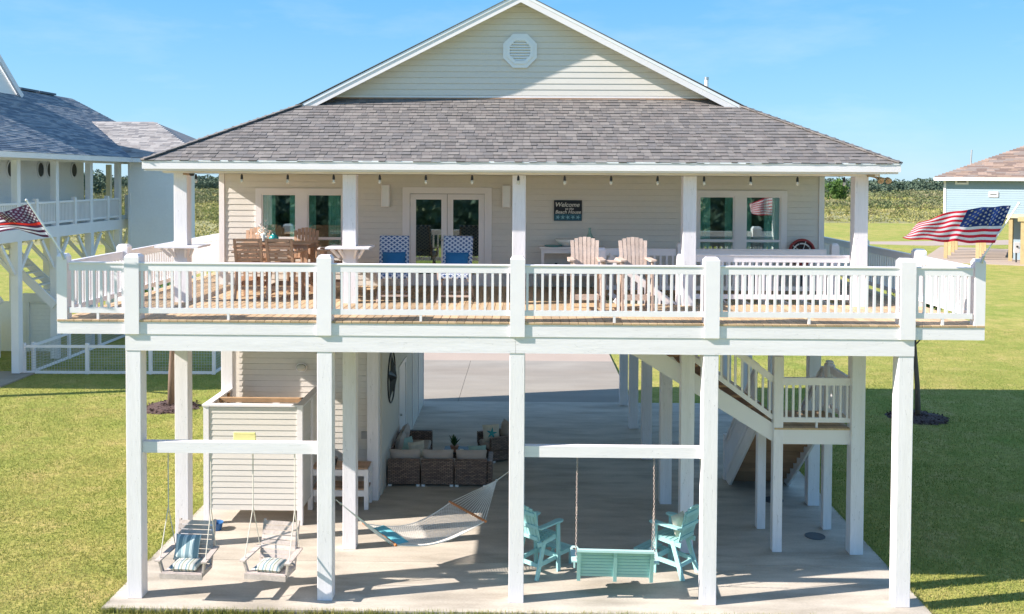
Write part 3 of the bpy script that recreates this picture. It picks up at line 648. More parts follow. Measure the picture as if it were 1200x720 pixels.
for sx in (-1, 1): B('soffit', m_trim, house, *sorted((sx * (WX + .002), sx * (EX - .03))), WY + .0, EB - .03, 7.185, 7.225)
B('fascia_board', m_trim, house, -EX, EX, EY - .012, EY + .02, 7.22, 7.355)
B('drip_edge', m_vinyl, house, -EX - .01, EX + .01, EY - .022, EY + .01, 7.356, 7.385)
for sx in (-1, 1): B('fascia_board', m_trim, house, *sorted((sx * (EX - .02), sx * (EX + .008))), EY + .021, EB, 7.22, 7.36)
# shingles of the front slope
U = Vector((1, 0, 0)); V = Vector((0, 1, PT)).normalized(); k1 = V.y; expo = .142; rows = int((GY - EY) / (expo * k1))
P0 = Vector((0, EY - .02, EZ - .01))
def xr(k):
    s = expo * k * k1 - .02; return (-EX + s, EX - s)
n_sh = shingle_course_set(house, sh_main, P0, U, V, rows + 1, xr, expo, (.08, .22), 290, .016)
hc = MB()
for sx in (-1, 1):
    n = 16
    for i in range(n):
        s0 = (GY - EY - .35) * i / n; s1 = (GY - EY - .35) * (i + 1) / n + .05
        MB().bar((sx * (EX - s0), EY + s0, pz(s0) + .022), (sx * (EX - s1), EY + s1, pz(s1) + .012), .17, .022).build('ridge_cap', sh_main[i % 6], house, True)
# gable
gb = EZ + PT * (GY - EY); gx = EX - (GY - EY)
MB().add([(-gx, GY, gb - .05), (gx, GY, gb - .05), (0, GY, RZ - .08), (-gx, GY + .1, gb - .05), (gx, GY + .1, gb - .05), (0, GY + .1, RZ - .08)], [(0, 1, 2), (3, 5, 4), (0, 3, 4, 1), (1, 4, 5, 2), (2, 5, 3, 0)]).build('gable_wall', m_siding, house, True)
def gclip(z):
    h = (RZ - .12 - z) / PT; return (-h, h)
siding(house, m_siding, -5, 5, gb + .075, RZ - .15, GY - .001, clip=gclip, expo=.125)
B('gable_flashing', m_trim, house, -gx + .1, gx - .1, GY - .03, GY, gb + .012, gb + .06)
B('step_flashing', m_darkwood, house, -gx, gx, GY - .045, GY - .031, gb - .02, gb + .02)
for sx in (-1, 1):
    x0, z0 = sx * (EX - sR + .12), pz(sR) - .07
    a = Vector((sx * (EX - sR + .10), RY, pz(sR) - .05)); b = Vector((0, RY, RZ))
    def pgon(y0, y1, t0, t1):      # rake strip between two depths below the roof plane
        q = [(a.x, a.z - t0), (b.x, b.z - t0), (b.x, b.z - t1), (a.x, a.z - t1)]
        return MB().prism(q, y0, y1)
    pgon(RY - .022, RY + .002, -.002, .19).build('rake_board', m_trim, house, True)
    pgon(RY - .035, RY - .0225, -.004, .06).build('rake_trim', m_vinyl, house, True)
    pgon(RY + .0025, GY - .002, .085, .115).build('rake_soffit', m_trim, house, True)
    q = MB().prism([(a.x + sx * .06, a.z + .012), (b.x, b.z + .018), (b.x, b.z + .002), (a.x + sx * .06, a.z - .002)], RY - .045, RY + .3); q.build('rake_shingles', sh_main[2], house, True)
# octagonal vent
def octa(r, c=(0, 0)): return [(c[0] + r * math.cos(PI / 8 + i * PI / 4), c[1] + r * math.sin(PI / 8 + i * PI / 4)) for i in range(8)]
vc = (-.015, 9.76)
v = MB()
def ring(mb, r0, r1, y0, y1):
    o_, i_ = octa(r1, vc), octa(r0, vc); vs = [(x, y, z) for y in (y0, y1) for x, z in o_ + i_]; fs = []
    for i in range(8):
        j = (i + 1) % 8; fs += [(i, j, 8 + j, 8 + i), (16 + i, 24 + i, 24 + j, 16 + j), (i, 16 + i, 16 + j, j), (8 + i, 8 + j, 24 + j, 24 + i)]
    mb.add(vs, fs)
ring(v, .27, .385, GY - .06, GY - .02); vent = v.build('gable_vent', m_vinyl, house, True)
v = MB(); ring(v, .235, .30, GY - .085, GY - .0605); v.build('inner_ring', m_vinyl, vent, True)
v = MB().prism(octa(.268, vc), GY - .03, GY - .021); v.build('backing', m_gap, vent, True)
for i in range(8):
    z = 9.76 - .2 + i * .0575; hw = min(.235, math.sqrt(max(.01, .25 ** 2 - (z - 9.76) ** 2)))
    MB().bar((vc[0] - hw, GY - .05, z), (vc[0] + hw, GY - .05, z), .045, .032, up=(0, .7, 1)).build('louver', m_vinyl, vent, True)
MB().tube([(4.72, 24.5, pz(1.9)), (4.72, 24.5, 9.64)], .05, 10).build('vent_pipe', m_vinyl, house, True)
MB().tube([(4.72, 24.5, 9.62), (4.72, 24.5, 9.68)], .06, 10).build('vent_cap', m_metal, house, True)
# wall lanterns beside the door
for x in (-2.945, -.30):
    w = thing('wall_light', 'tall white box light on the siding ' + ('left' if x < -1 else 'right') + ' of the French door', 'wall light', (x, WY - .03, 6.68), group=None)
    MB().box(-.095, .095, -.10, 0, -.245, .245).build('housing', m_trim, w, bevel=.012); MB().box(-.07, .07, -.108, -.1005, -.225, .225).build('diffuser', m_vinyl, w)
MB().box(-.035, .035, 0, .01, -.055, .055).build('outlet_plate', m_trim, house).location = (.05, -.035, 5.95)

# ---- enclosed storage room under the house
def ROW(i): return [15.7, 17.9, 20.95, 23.9, 26.85, 29.6][i]
SXR = -3.07
st = thing('storage_room', 'cream sided storage room enclosed under the left side of the house', 'room', (-4.8, 21, 0))
mb = MB().box(-6.3, SXR, 21.0, 21.12, 0, 4.19); mb.box(SXR - .12, SXR, 21.121, 29.5, 0, 4.19); mb.box(-6.3, SXR - .121, 29.38, 29.5, 0, 4.19); mb.box(-6.42, -6.301, 21.0, 29.5, 0, 4.19)
mb.build('wall', m_siding, st, True)
siding(st, m_siding, -6.25, -3.34, .02, 4.16, 20.998, expo=.127)
sdoor = (24.0, 25.0, 0, 2.1)
for (a, b) in ((21.05, 23.78), (25.22, 29.45)): B('wall_panel', mat('flat_panel', (0.60, 0.585, 0.545), .6, .03, 2), st, SXR + .001, SXR + .016, a, b, 0, 4.15)
for y in (23.8, 25.12): B('door_trim', m_trim, st, SXR + .001, SXR + .035, y, y + .1, 0, 2.2)
B('door_trim', m_trim, st, SXR + .001, SXR + .035, 23.8, 25.22, 2.201, 2.32)
d = B('door', m_trim, st, SXR + .001, SXR + .02, 23.9, 25.12, .02, 2.2)
MB().tube([(SXR + .02, 24.02, 1.05), (SXR + .08, 24.02, 1.05)], .03, 8).build('knob', m_metal, d, True)
B('wall_panel', MATS['flat_panel'], st, SXR + .001, SXR + .016, 23.8, 25.22, 2.33, 4.15)
for y in (26.6, 28.1, 29.42): B('batten', m_trim, st, SXR + .017, SXR + .035, y, y + .09, 0, 4.15)
ll = thing('bulkhead_light', 'oval white bulkhead light on the cream siding above the shower stall', 'wall light', (-4.83, 20.96, 2.86))
MB().lathe([(.10, 0), (.10, .03)], n=20).xf(Matrix.Rotation(PI/2, 4, 'X') @ Matrix.Scale(1.3, 4, (1, 0, 0))).build('base', m_trim, ll)
MB().lathe([(.085, .03), (.075, .07), (.045, .095), (.01, .10)], n=20).xf(Matrix.Rotation(PI/2, 4, 'X') @ Matrix.Scale(1.3, 4, (1, 0, 0))).build('lens', m_bulb, ll, smooth=True)
B('outlet_box', mat('grey_plastic', (.35, .36, .37), .5), st, -3.5 - .0, -3.36, 20.94, 20.972, 1.28, 1.44)

# ================================================================== THE DECK
deck = thing('raised_deck', 'white raised timber deck on tall square pilings wrapping the front of the house', 'deck', (0, 15.7, 0))
pw = .125
def piling(x, y, z1, z0=0.0, w=pw):
    return MB().box(x - w, x + w, y, y + 2 * w, z0, z1).build('piling', m_post, deck, True, bevel=.006)
for i in (-2, -1, 0, 1, 2): piling(i * 3.2, 15.7, 4.18)
for i in (-2, -1, 0, 1, 2): piling(i * 3.2, 17.9, 7.14)
for i in (-2, -1, 0, 1, 2): piling(i * 3.2, 20.65 if i in (-2, -1) else 20.6, 4.18)
for r in (3, 4, 5):
    for i in (1, 2): piling(i * 3.2 , ROW(r), 4.18)
B('front_beam', m_beam, deck, -6.525, -.03, 15.69, 15.93, 4.182, 4.455); B('front_beam', m_beam, deck, -.026, 6.525, 15.69, 15.93, 4.182, 4.455)
for y in (17.92, 20.62): B('cross_beam', m_beam, deck, -6.5, 6.5, y, y + .2, 4.19, 4.45)
B('porch_beam', m_trim, deck, -6.72, 6.72, 17.86, 18.14, 7.142, 7.183)
DX = 7.66
B('fascia', m_beam, deck, -DX, DX, 15.678, 15.72, 4.458, 4.662)
for sx in (-1, 1): B('fascia', m_beam, deck, *sorted((sx * (DX - .04), sx * DX)), 15.721, 25.0, 4.458, 4.662)
# joists, out of sight; white and close-set to bounce light under the deck
j0 = MB().box(-.02, .02, 15.94, 20.88, 4.46, 4.655).build('joist', m_beam, deck)
j0.location = (-7.3, -15.7, 0); x = -6.7
while x < 7.4: place(j0, (x, -15.7, 0)); x += .4
# boards: run front to back, each board an object on a shared mesh
def board_mesh(L):
    return MB().box(-.069, .069, 0, L, 0, .035).build('deck_board', m_deck, deck, bevel=.004)
HX0, HX1, HY0, HY1 = 1.62, 6.3, 18.16, 19.42       # stair opening
bw_ = .1445; nb = int(2 * DX / bw_); protos = {}
def put_board(x, y0, y1):
    k = round(y1 - y0, 3)
    loc = (x, y0 - 15.7, DZ - .036)
    if k not in protos: protos[k] = board_mesh(y1 - y0); protos[k].location = loc; return
    place(protos[k], loc)
for i in range(nb):
    x = -DX + .075 + i * bw_; y0 = 15.664
    if abs(x) > WX + .04: put_board(x, y0, 25.0)
    elif HX0 < x < HX1: put_board(x, y0, HY0); put_board(x, HY1, WY - .05)
    else: put_board(x, y0, WY - .05)
# railings
def rail_run(a, b, z0, posts, parent, h0=.115, bal=.127, name='railing', skipposts=()):
    """a,b: (x,y) ends of the run; posts are distances along it"""
    ax, ay = a; dx, dy = b[0] - a[0], b[1] - a[1]; L = math.hypot(dx, dy); ux, uy = dx / L, dy / L
    al = abs(ux) > .5
    r = bpy.data.objects.new(name, None); COL.objects.link(r); r.parent = parent; o0 = root_loc(parent); r.location = (ax - o0.x, ay - o0.y, z0 - o0.z)
    def bx(nm, s0, s1, hw, za, zb, bev=0):
        if al: q = sorted((ux * s0, ux * s1)); return MB().box(q[0], q[1], -hw, hw, za, zb).build(nm, m_rail, r, bevel=bev)
        q = sorted((uy * s0, uy * s1)); return MB().box(-hw, hw, q[0], q[1], za, zb).build(nm, m_rail, r, bevel=bev)
    ps = sorted(posts)
    for s0, s1 in zip(ps, ps[1:]):
        g = .1
        bx('top_rail', s0 + g, s1 - g, .022, .81, .925); bx('cap_rail', s0 + g, s1 - g, .036, .926, .955, .004); bx('bottom_rail', s0 + g, s1 - g, .022, .105, .195)
        n = max(1, round((s1 - s0 - 2 * g) / bal)); mid = (s0 + s1) / 2
        bx('rail_foot', mid - .02, mid + .02, .02, .001, .104)
        for i in range(n):
            s = s0 + g + (s1 - s0 - 2 * g) * (i + .5) / n
            p = (ux * s, uy * s - .0, .5)
            if rail_run.proto is None: rail_run.proto = MB().box(-.02, .02, -.02, .02, -.325, .33).build('baluster', m_rail, r); rail_run.proto.location = p
            else: place(rail_run.proto, p, r)
    return r
rail_run.proto = None
def rail_post(x, y, z0, z1, parent, w=.115, dome=True):
    mb = MB(); mb.box(x - w, x + w, y - w, y + w, z0, z1 - .05)
    n = len(mb.v); mb.add([(x - w, y - w, z1 - .05), (x + w, y - w, z1 - .05), (x + w, y + w, z1 - .05), (x - w, y + w, z1 - .05), (x - w * .7, y - w * .7, z1), (x + w * .7, y - w * .7, z1), (x + w * .7, y + w * .7, z1), (x - w * .7, y + w * .7, z1)],
           [(4, 5, 6, 7), (0, 1, 5, 4), (1, 2, 6, 5), (2, 3, 7, 6), (3, 0, 4, 7)])
    return mb.build('rail_post', m_rail, parent, True)
fy = 15.705
rail_run((-7.56, fy), (7.56, fy), DZ, [0.0] + [7.56 + i * 3.2 for i in (-2, -1, 0, 1, 2)] + [15.12], deck)
for i in (-2, -1, 0, 1, 2): rail_post(i * 3.2, 15.77, 4.461, 5.79, deck, .122)
for sx in (-1, 1):
    rail_post(sx * 7.575, 15.757, DZ - .04, 5.79, deck, .085)
    ys = [15.72, 18.1, 21.1, 24.3]
    rail_run((sx * 7.56, 15.72), (sx * 7.56, 24.4), DZ, [y - 15.72 for y in ys], deck)
    for y in ys[1:]: rail_post(sx * 7.56, y, DZ - .04, 5.78, deck, .105)
    # walkway end
    rail_run((sx * 7.45, 24.35), (sx * 6.65, 24.35), DZ, [-.08, .88], deck)
rail_run((1.6, 19.5), (6.4, 19.5), DZ, [0, 1.7, 4.75], deck); rail_post(1.6, 18.5, DZ - .04, 5.74, deck, .075)
for x in (3.3, 6.42): rail_post(x, 19.5, DZ - .04, 5.78, deck, .075)
rail_run((1.75, 18.1), (6.4, 18.1), DZ, [1.3, 4.6], deck)
rail_post(3.05, 18.1, DZ - .04, 5.66, deck, .06)
# cross bars carrying the swings
B('swing_bar', m_beam, deck, -6.27, -3.33, 15.76, 15.9, 2.45, 2.635); B('swing_bar', m_beam, deck, .13, 3.07, 15.76, 15.9, 2.435, 2.62)
# shelf ledges round two porch posts
for x in (-6.4, -3.2):
    t = thing('post_shelf', 'small white shelf on brackets wrapped round the ' + ('corner porch post beyond the dining table' if x < -5 else 'second porch post right of the dining table'), 'shelf', (x, 18.02, 5.74))
    w = .41
    mb = MB().box(-w, w, -.36, -.125, 0, .035); mb.box(-w, w, .135, .36, 0, .035); mb.box(-w, -.128, -.125, .135, 0, .035); mb.box(.128, w, -.125, .135, 0, .035); mb.build('shelf_top', m_trim, t)
    for q in (-.30, -.16, .16, .30): MB().bar((q, -.30, -.005), (q * .6, -.14, -.17), .035, .05).build('bracket', m_trim, t)

# ---- staircase
stairs = thing('staircase', 'white timber staircase with a landing under the right side of the deck', 'stairs', (4.9, 18.1, 0))
LZ = 2.38; X0, X1 = 1.62, 4.85; YA, YB = 18.07, 19.3
for y in (YA, YB - .05):
    mb = MB(); q = [(X0 + .1, 4.45), (X0 + .1, 4.12), (X1, 1.98), (X1, LZ - .02), (X1 - .12, LZ - .02 + .06), (X0 + .55, 4.45)]
    mb.prism([(X0 - .05, 4.52), (X1, LZ + .06), (X1, LZ - .29), (X0 + .15, 3.98), (X0 - .05, 4.12)], y, y + .05); mb.build('stringer', m_trim, stairs, True)
nst = 11
for k in range(nst):
    x = X0 + .02 + (X1 - X0) * k / nst; z = DZ - (DZ - LZ) * (k + 1) / (nst + 1)
    B('tread', m_darkwood, stairs, x, x + .31, YA + .051, YB - .051, z - .04, z)
def stair_rail(parent, p0, p1, y_axis=False, ext=0.0):
    """sloping rail between two floor points, balusters upright"""
    a, b = Vector(p0), Vector(p1)
    MB().bar(a + Vector((0, 0, .87)), b + Vector((0, 0, .87)), .045, .11).build('top_rail', m_rail, parent, True)
    MB().bar(a + Vector((0, 0, .935)), b + Vector((0, 0, .935)), .13, .03).build('cap_rail', m_rail, parent, True)
    MB().bar(a + Vector((0, 0, .15)), b + Vector((0, 0, .15)), .045, .09).build('bottom_rail', m_rail, parent, True)
    n = int(max(abs(b.x - a.x), abs(b.y - a.y)) / .13)
    for i in range(n):
        p = a.lerp(b, (i + .5) / n); MB().box(p.x - .019, p.x + .019, p.y - .019, p.y + .019, p.z + .18, p.z + .83).build('baluster', m_rail, parent, True)
stair_rail(stairs, (X0 + .2, YA + .03, 4.62), (X1, YA + .03, LZ + .02)); stair_rail(stairs, (X0 + .2, YB - .03, 4.62), (X1, YB - .03, LZ + .02))
# landing
LX0, LX1, LY0, LY1 = 4.85, 6.3, 18.0, 19.35
B('landing_fascia', m_trim, stairs, LX0 + .05, LX1, LY0, LY0 + .04, LZ - .31, LZ - .035)
for k in range(9): B('landing_board', m_deck, stairs, LX0, LX1, LY0 - .02 + k * .155, LY0 - .02 + k * .155 + .148, LZ - .032, LZ)
B('landing_fascia', m_trim, stairs, LX0, LX1, LY1 - .04, LY1, LZ - .31, LZ - .035)
def spost(x, y, z1, z0=0, w=.09): MB().box(x - w, x + w, y - w, y + w, z0, z1).build('stair_post', m_post, stairs, True, bevel=.008)
spost(4.93, 18.08, 3.74); spost(4.92, 19.27, LZ - .3, 0, .085); spost(6.25, 19.27, LZ - .3, 0, .085)
MB().box(6.2, 6.38, 19.2, 19.38, LZ - .3, 3.36).box(6.22, 6.36, 19.22, 19.36, 3.36, 3.42).build('stair_post', m_post, stairs, True, bevel=.02)
r = rail_run((5.02, 18.03), (6.28, 18.03), LZ, [-.1, 1.37], stairs, bal=.133)
rail_run((6.28, 18.1), (6.28, 19.2), LZ, [-.1, 1.15], stairs, bal=.133)
# lower flight, going back and down
YC = 22.25
for x in (4.86, 6.2):
    q = [(LY1, LZ + .02), (YC + .1, .12), (YC + .1, 0.0), (YC - .3, 0.0), (LY1, LZ - .32)]
    mb = MB().prism([(y, z) for y, z in q], -.05, 0); mb.xf(Matrix(((0, 1, 0, x + .05), (1, 0, 0, 0), (0, 0, 1, 0), (0, 0, 0, 1)))); mb.build('stringer', m_trim, stairs, True)
for k in range(11):
    y = LY1 + (YC - LY1) * k / 11; z = LZ - LZ * (k + 1) / 12
    B('tread', m_darkwood, stairs, 4.915, 6.195, y, y + .29, z - .04, z)
    B('riser', m_darkwood, stairs, 4.915, 6.195, y + .27, y + .289, z - LZ / 12, z - .041)
for x in (4.87, 6.23): stair_rail(stairs, (x, LY1 + .1, LZ - .05), (x, YC, .03))
for x in (4.87, 6.23): spost(x, YC + .12, 1.08, 0, .06)
for x, y, rr in ((5.9, 18.83, .2), (5.62, 20.95, .22)):
    t = MB().lathe([(rr, 0), (rr, .008), (rr * .93, .010), (rr * .9, .006), (.01, .006)], n=24); o = t.build('drain_cover', mat('drain_steel', (.09, .105, .12), .5, .1, 9, metal=.3)); o.location = (x, y, .001)
    tag(o, ('round dark drain cover set in the slab, nearest the front, right of the stair post' if y < 20 else 'round dark drain cover under the stair landing, farther back'), 'drain cover')

# ================================================================== outdoor shower
shw = thing('outdoor_shower', 'cream sided outdoor shower stall with bare framing inside, behind the hanging chair swings', 'shower', (-5.4, 19.1, 0))
sx0, sx1, sy0, sy1 = -6.40, -4.38, 19.12, 20.85; sz0, sz1 = .30, 2.42
B('panel', m_siding, shw, sx0 + .09, sx1 - .09, sy0 + .03, sy0 + .06, sz0, sz1); siding(shw, m_siding, sx0 + .1, sx1 - .1, sz0, sz1, sy0 + .029, expo=.117)
for sx, sg in ((sx0, -1), (sx1, 1)):
    xx = sx - sg * .05
    B('panel', m_siding, shw, min(xx, xx - sg * .03), max(xx, xx - sg * .03), sy0 + .12, sy1, sz0, sz1)
    siding(shw, m_siding, sy0 + .13, sy1, sz0, sz1, xx + sg * .001, expo=.117, axis='y', sgn=sg)
    B('corner_post', m_trim, shw, min(sx, sx - sg * .11), max(sx, sx - sg * .11), sy0, sy0 + .11, 0, sz1)
    B('corner_post', m_trim, shw, min(sx, sx - sg * .1), max(sx, sx - sg * .1), sy0 + .9, sy0 + 1.0, 0, sz1 - .002) if sg > 0 else None
    B('top_cap', m_trim, shw, min(sx + sg * .02, sx - sg * .13), max(sx + sg * .02, sx - sg * .13), sy0 - .02, sy1, sz1 + .002, sz1 + .04)
    for y in (19.5, 19.95, 20.4): B('stud', m_rawwood, shw, min(sx - sg * .085, sx - sg * .125), max(sx - sg * .085, sx - sg * .125), y, y + .09, sz0, sz1)
B('top_cap', m_trim, shw, sx0 + .132, sx1 - .132, sy0 - .02, sy0 + .12, sz1 + .003, sz1 + .04)
B('cross_rail', m_rawwood, shw, sx0 + .13, sx1 - .13, 19.72, 19.82, sz1 - .05, sz1 + .035)
B('mid_post', m_trim, shw, -5.3, -5.17, 20.3, 20.4, 0, 2.3); MB().tube([(-4.6, 20.8, 2.0), (-4.6, 20.6, 2.05), (-4.6, 20.5, 2.0)], .012, 6).build('shower_pipe', m_metal, shw, True)
tb = MB().lathe([(.10, 0), (.13, .14), (.14, .15), (.12, .14), (.095, .02)], n=18).build('tub', mat('blue_plastic', (.03, .12, .30), .4)); tb.location = (-6.05, 18.85, 0); tag(tb, 'small blue tub on the slab at the foot of the shower stall', 'tub')
ty = MB().box(-.19, .19, 0, .03, -.16, .10).box(-.17, .18, .035, .055, -.10, .10).box(-.19, .18, .0, .055, .10, .125).build('yellow_gleam', m_yellow, bevel=.008); ty.location = (-4.60, 15.903, 2.635)  # solid yellow blocks added in place of a yellow gleam
tag(ty, 'pale yellow block standing in for a gleam behind the swing bar by the shower', 'yellow_gleam')

# ================================================================== FURNITURE
def tall_chair(name, label, cat, m, loc, rz, group=None, foot=0.0, horiz=False, mseat=None):
    """bar height slatted armchair, front towards local +Y"""
    t = thing(name, label, cat, loc, rz, group); ms = mseat or m; SH = .68
    for sx in (-1, 1):
        MB().bar((sx * .25, -.33, 0), (sx * .235, -.10, SH - .03), .035, .085, up=(0, 1, 0)).build('leg', m, t)
        MB().bar((sx * .265, .26, 0), (sx * .265, .24, .90), .035, .085, up=(0, 1, 0)).build('leg', m, t)
        MB().bar((sx * .225, -.22, .24), (sx * .235, .25, .26), .03, .075).build('stretcher', m, t)
        MB().bar((sx * .235, -.28, SH - .07), (sx * .235, .27, SH - .035), .03, .08).build('seat_rail', m, t)
        q = [(sx * .27 - .055, -.30), (sx * .27 + .055, -.30), (sx * .27 + .06, .1), (sx * .27 + .075, .27), (sx * .27 + .04, .34), (sx * .27 - .04, .34), (sx * .27 - .075, .27), (sx * .27 - .06, .1)]
        n = 8; mb = MB().add([(x, y, .905) for x, y in q] + [(x, y, .932) for x, y in q], [tuple(reversed(range(n))), tuple(range(n, 2 * n))] + [(i, (i + 1) % n, n + (i + 1) % n, n + i) for i in range(n)]); mb.build('arm', m, t)
    MB().bar((-.22, .27, .26), (.22, .27, .26), .03, .10).build('foot_rail', m, t); MB().bar((-.22, -.23, .22), (.22, -.23, .22), .025, .07).build('stretcher', m, t)
    for k in range(6): MB().box(-.25, .25, .20 - k * .082, .27 - k * .082, SH - k * .008, SH + .02 - k * .008).build('seat_slat', ms, t)
    base = Vector((0, -.22, SH - .02)); top = Vector((0, -.40, 1.30)); d = top - base
    if not horiz:
        for k in range(7):
            u = (k - 3) / 3; L = 1 - .10 * u * u
            a = base + Vector((u * .205, 0, 0)); b = base + d * L + Vector((u * .232, 0, 0))
            mb = MB().bar(a, b, .058, .018, up=(0, 1, 0), w2=.067, h2=.018); mb.build('back_slat', ms, t)
        for f, w in ((.08, .21), (.42, .26), (.80, .24)):
            p = base + d * f + Vector((0, -.022, 0)); MB().box(-w, w, p.y - .012, p.y + .008, p.z - .03, p.z + .03).build('back_rail', m, t)
    else:
        for sx in (-1, 1): MB().bar(base + Vector((sx * .235, 0, 0)), base + d * .82 + Vector((sx * .25, 0, 0)), .05, .04, up=(0, 1, 0)).build('back_post', m, t)
        for k in range(7):
            p = base + d * (.06 + .12 * k); MB().bar(p + Vector((-.215, 0, 0)), p + Vector((.215, 0, 0)), .016, .058, up=(0, -.1, 1)).build('back_slat', ms, t)
    if foot:
        for sx in (-1, 1): MB().bar((sx * .21, .30, .27), (sx * .21, .30 + foot, .27), .03, .07).build('foot_arm', m, t); MB().bar((sx * .21, .26 + foot, 0), (sx * .21, .26 + foot, .27), .035, .06, up=(0, 1, 0)).build('leg', m, t)
        for k in range(3): MB().box(-.26, .26, .30 + foot - .10 * (k + 1), .30 + foot - .10 * k - .012, .306, .326).build('foot_slat', m, t)
    return t
# two teal chairs by the teal swing
ct = math.degrees
c1 = tall_chair('balcony_chair', 'tall teal slatted armchair with footrest, left of the teal swing beside the centre column', 'chair', m_teal, (.38, 17.0, 0), math.atan2(-.33, .38) , 'tall teal armchairs beside the teal swing', foot=.42)
c2 = copy_tree(c1); c2.location = (2.84, 17.05, 0); c2.rotation_euler.z = math.atan2(.31, .27); c2['label'] = 'tall teal slatted armchair holding a cream pillow, right of the teal swing'
pl = MB(); pillow(pl, (0, 0, 0), .40, .38, .13, Matrix.Rotation(-.28, 4, 'X')); p = pl.build('pillow', mat('cream_pillow', (.60, .56, .46), .9, .12, 12, bump=.2, bscale=60), smooth=True)
p.location = Vector((2.84, 17.05, 0)) + Matrix.Rotation(c2.rotation_euler.z, 3, 'Z') @ Vector((0, -.10, .89)); p.rotation_euler.z = c2.rotation_euler.z
tag(p, 'cream patterned pillow on the right tall teal armchair', 'pillow')

# teal porch swing, back towards the camera
sw = thing('porch_swing', 'teal slatted porch swing bench hanging on chains with its back to the camera', 'swing', (1.66, 16.05, .42), R(-2))
W2 = .635
for k in range(8): MB().bar((-W2 + .02, -.235 - .018 * k, .02 + .058 * k), (W2 - .02, -.235 - .018 * k, .02 + .058 * k), .018, .052, up=(0, -.3, 1)).build('back_slat', m_teal, sw)
MB().bar((-W2, -.40, .49), (W2, -.40, .49), .075, .035).build('top_rail', m_teal_lt, sw)
for x in (-W2 + .03, 0, W2 - .03): MB().bar((x, -.235, -.08), (x, -.41, .475), .06, .035, up=(0, 1, 0)).build('stile', m_teal, sw)
for k in range(6): MB().box(-W2 + .02, W2 - .02, -.17 + k * .078, -.17 + k * .078 + .068, .0, .02).build('seat_slat', m_teal, sw)
for x in (-.6, 0, .6): MB().box(x - .02, x + .02, -.22, .30, -.075, -.002).build('seat_support', m_teal, sw)
for sx in (-1, 1):
    mb = MB(); x = sx * (W2 + .035); q = [(x - .055, -.36), (x + .055, -.36), (x + .07, .20), (x + .04, .30), (x - .04, .30), (x - .07, .20)]
    n = 6; mb.add([(a, b, .27) for a, b in q] + [(a, b, .295) for a, b in q], [tuple(reversed(range(n))), tuple(range(n, 2 * n))] + [(i, (i + 1) % n, n + (i + 1) % n, n + i) for i in range(n)]); mb.build('arm', m_teal_lt, sw)
    MB().lathe([(.036, .2955), (.036, .2975)], (x, .17, 0), 12).build('cup_hole', m_dark, sw)
    MB().bar((x, .22, -.05), (x, .22, .27), .03, .07, up=(0, 1, 0)).build('arm_post', m_teal_lt, sw)
    # chain: links joined, too small to pick apart
    for (ya, yb) in ((-.30, -.22), (.16, -.22)):
        ch = MB(); a = Vector((x - sx * .02, ya, .30 if ya > 0 else .24)); b = Vector((x - sx * .03, yb + .02, 2.44 - .42)); 
        if ya > 0: b = Vector((x - sx * .03, yb + .02, 1.15))
        L = (b - a).length; n = int(L / .042); dd = (b - a).normalized()
        for i in range(n):
            c = a.lerp(b, (i + .5) / n); s = Vector((1, 0, 0)) if i % 2 else Vector((0, 1, 0))
            ch.tube([c + dd * .027 * math.cos(w_) + s * .013 * math.sin(w_) for w_ in [k * PI / 3 for k in range(6)]], .005, 3, close=True)
        ch.build('chain', m_chain, sw, kind='stuff')

# two weathered hanging chairs
def hang_chair(loc, rz, label):
    t = thing('hanging_chair', label, 'swing seat', loc, rz, 'weathered slatted chair swings on the left bar')
    for k in range(5): MB().box(-.30, .30, -.26 + k * .095, -.26 + k * .095 + .08, -.005 - .006 * k, .017 - .006 * k).build('seat_slat', m_grey_wood, t)
    MB().bar((-.32, -.285, -.03), (.32, -.285, -.03), .025, .085).build('front_rail', m_grey_wood, t)
    for k in range(9): MB().bar((-.285, .20 + .022 * k, .04 + .070 * k), (.285, .20 + .022 * k, .04 + .070 * k), .016, .062, up=(0, .3, 1)).build('back_slat', m_grey_wood, t)
    for sx in (-1, 1):
        MB().bar((sx * .27, .21, -.06), (sx * .27, .405, .65), .03, .045, up=(0, 1, 0)).build('back_post', m_grey_wood, t)
        MB().box(sx * .27 - .018, sx * .27 + .018, -.28, .22, -.075, -.008).build('seat_rail', m_grey_wood, t)
        MB().bar((sx * .30, -.20, -.03), (sx * .34, -.24, .19), .03, .06, up=(0, 1, 0)).build('arm_post', m_grey_wood, t)
        MB().bar((sx * .35, -.31, .205), (sx * .325, .32, .235), .085, .025).build('arm', m_grey_wood, t)
        top = 2.47 - loc[2]; dy = 15.83 - loc[1]
        MB().tube([(sx * .33, dy + .02, top), (sx * .33, dy + .02, .95)], .009, 6).build('rope', m_rope, t)
        MB().tube([(sx * .33, dy + .02, .95), (sx * .345, -.22, .2)], .008, 6).build('rope', m_rope, t)
        MB().tube([(sx * .33, dy + .02, .95), (sx * .315, .30, .24)], .008, 6).build('rope', m_rope, t)
        MB().lathe([(.02, 0), (.02, .03)], (sx * .33, dy + .02, top - .03), 8).build('eye_bolt', m_metal, t)
    return t
h1 = hang_chair((-5.52, 15.78, .50), R(-4), 'grey slatted chair swing with an upright blue striped pillow, nearest the left column')
h2 = hang_chair((-4.10, 15.78, .50), R(-9), 'grey slatted chair swing with only a flat cushion, nearer the second column')
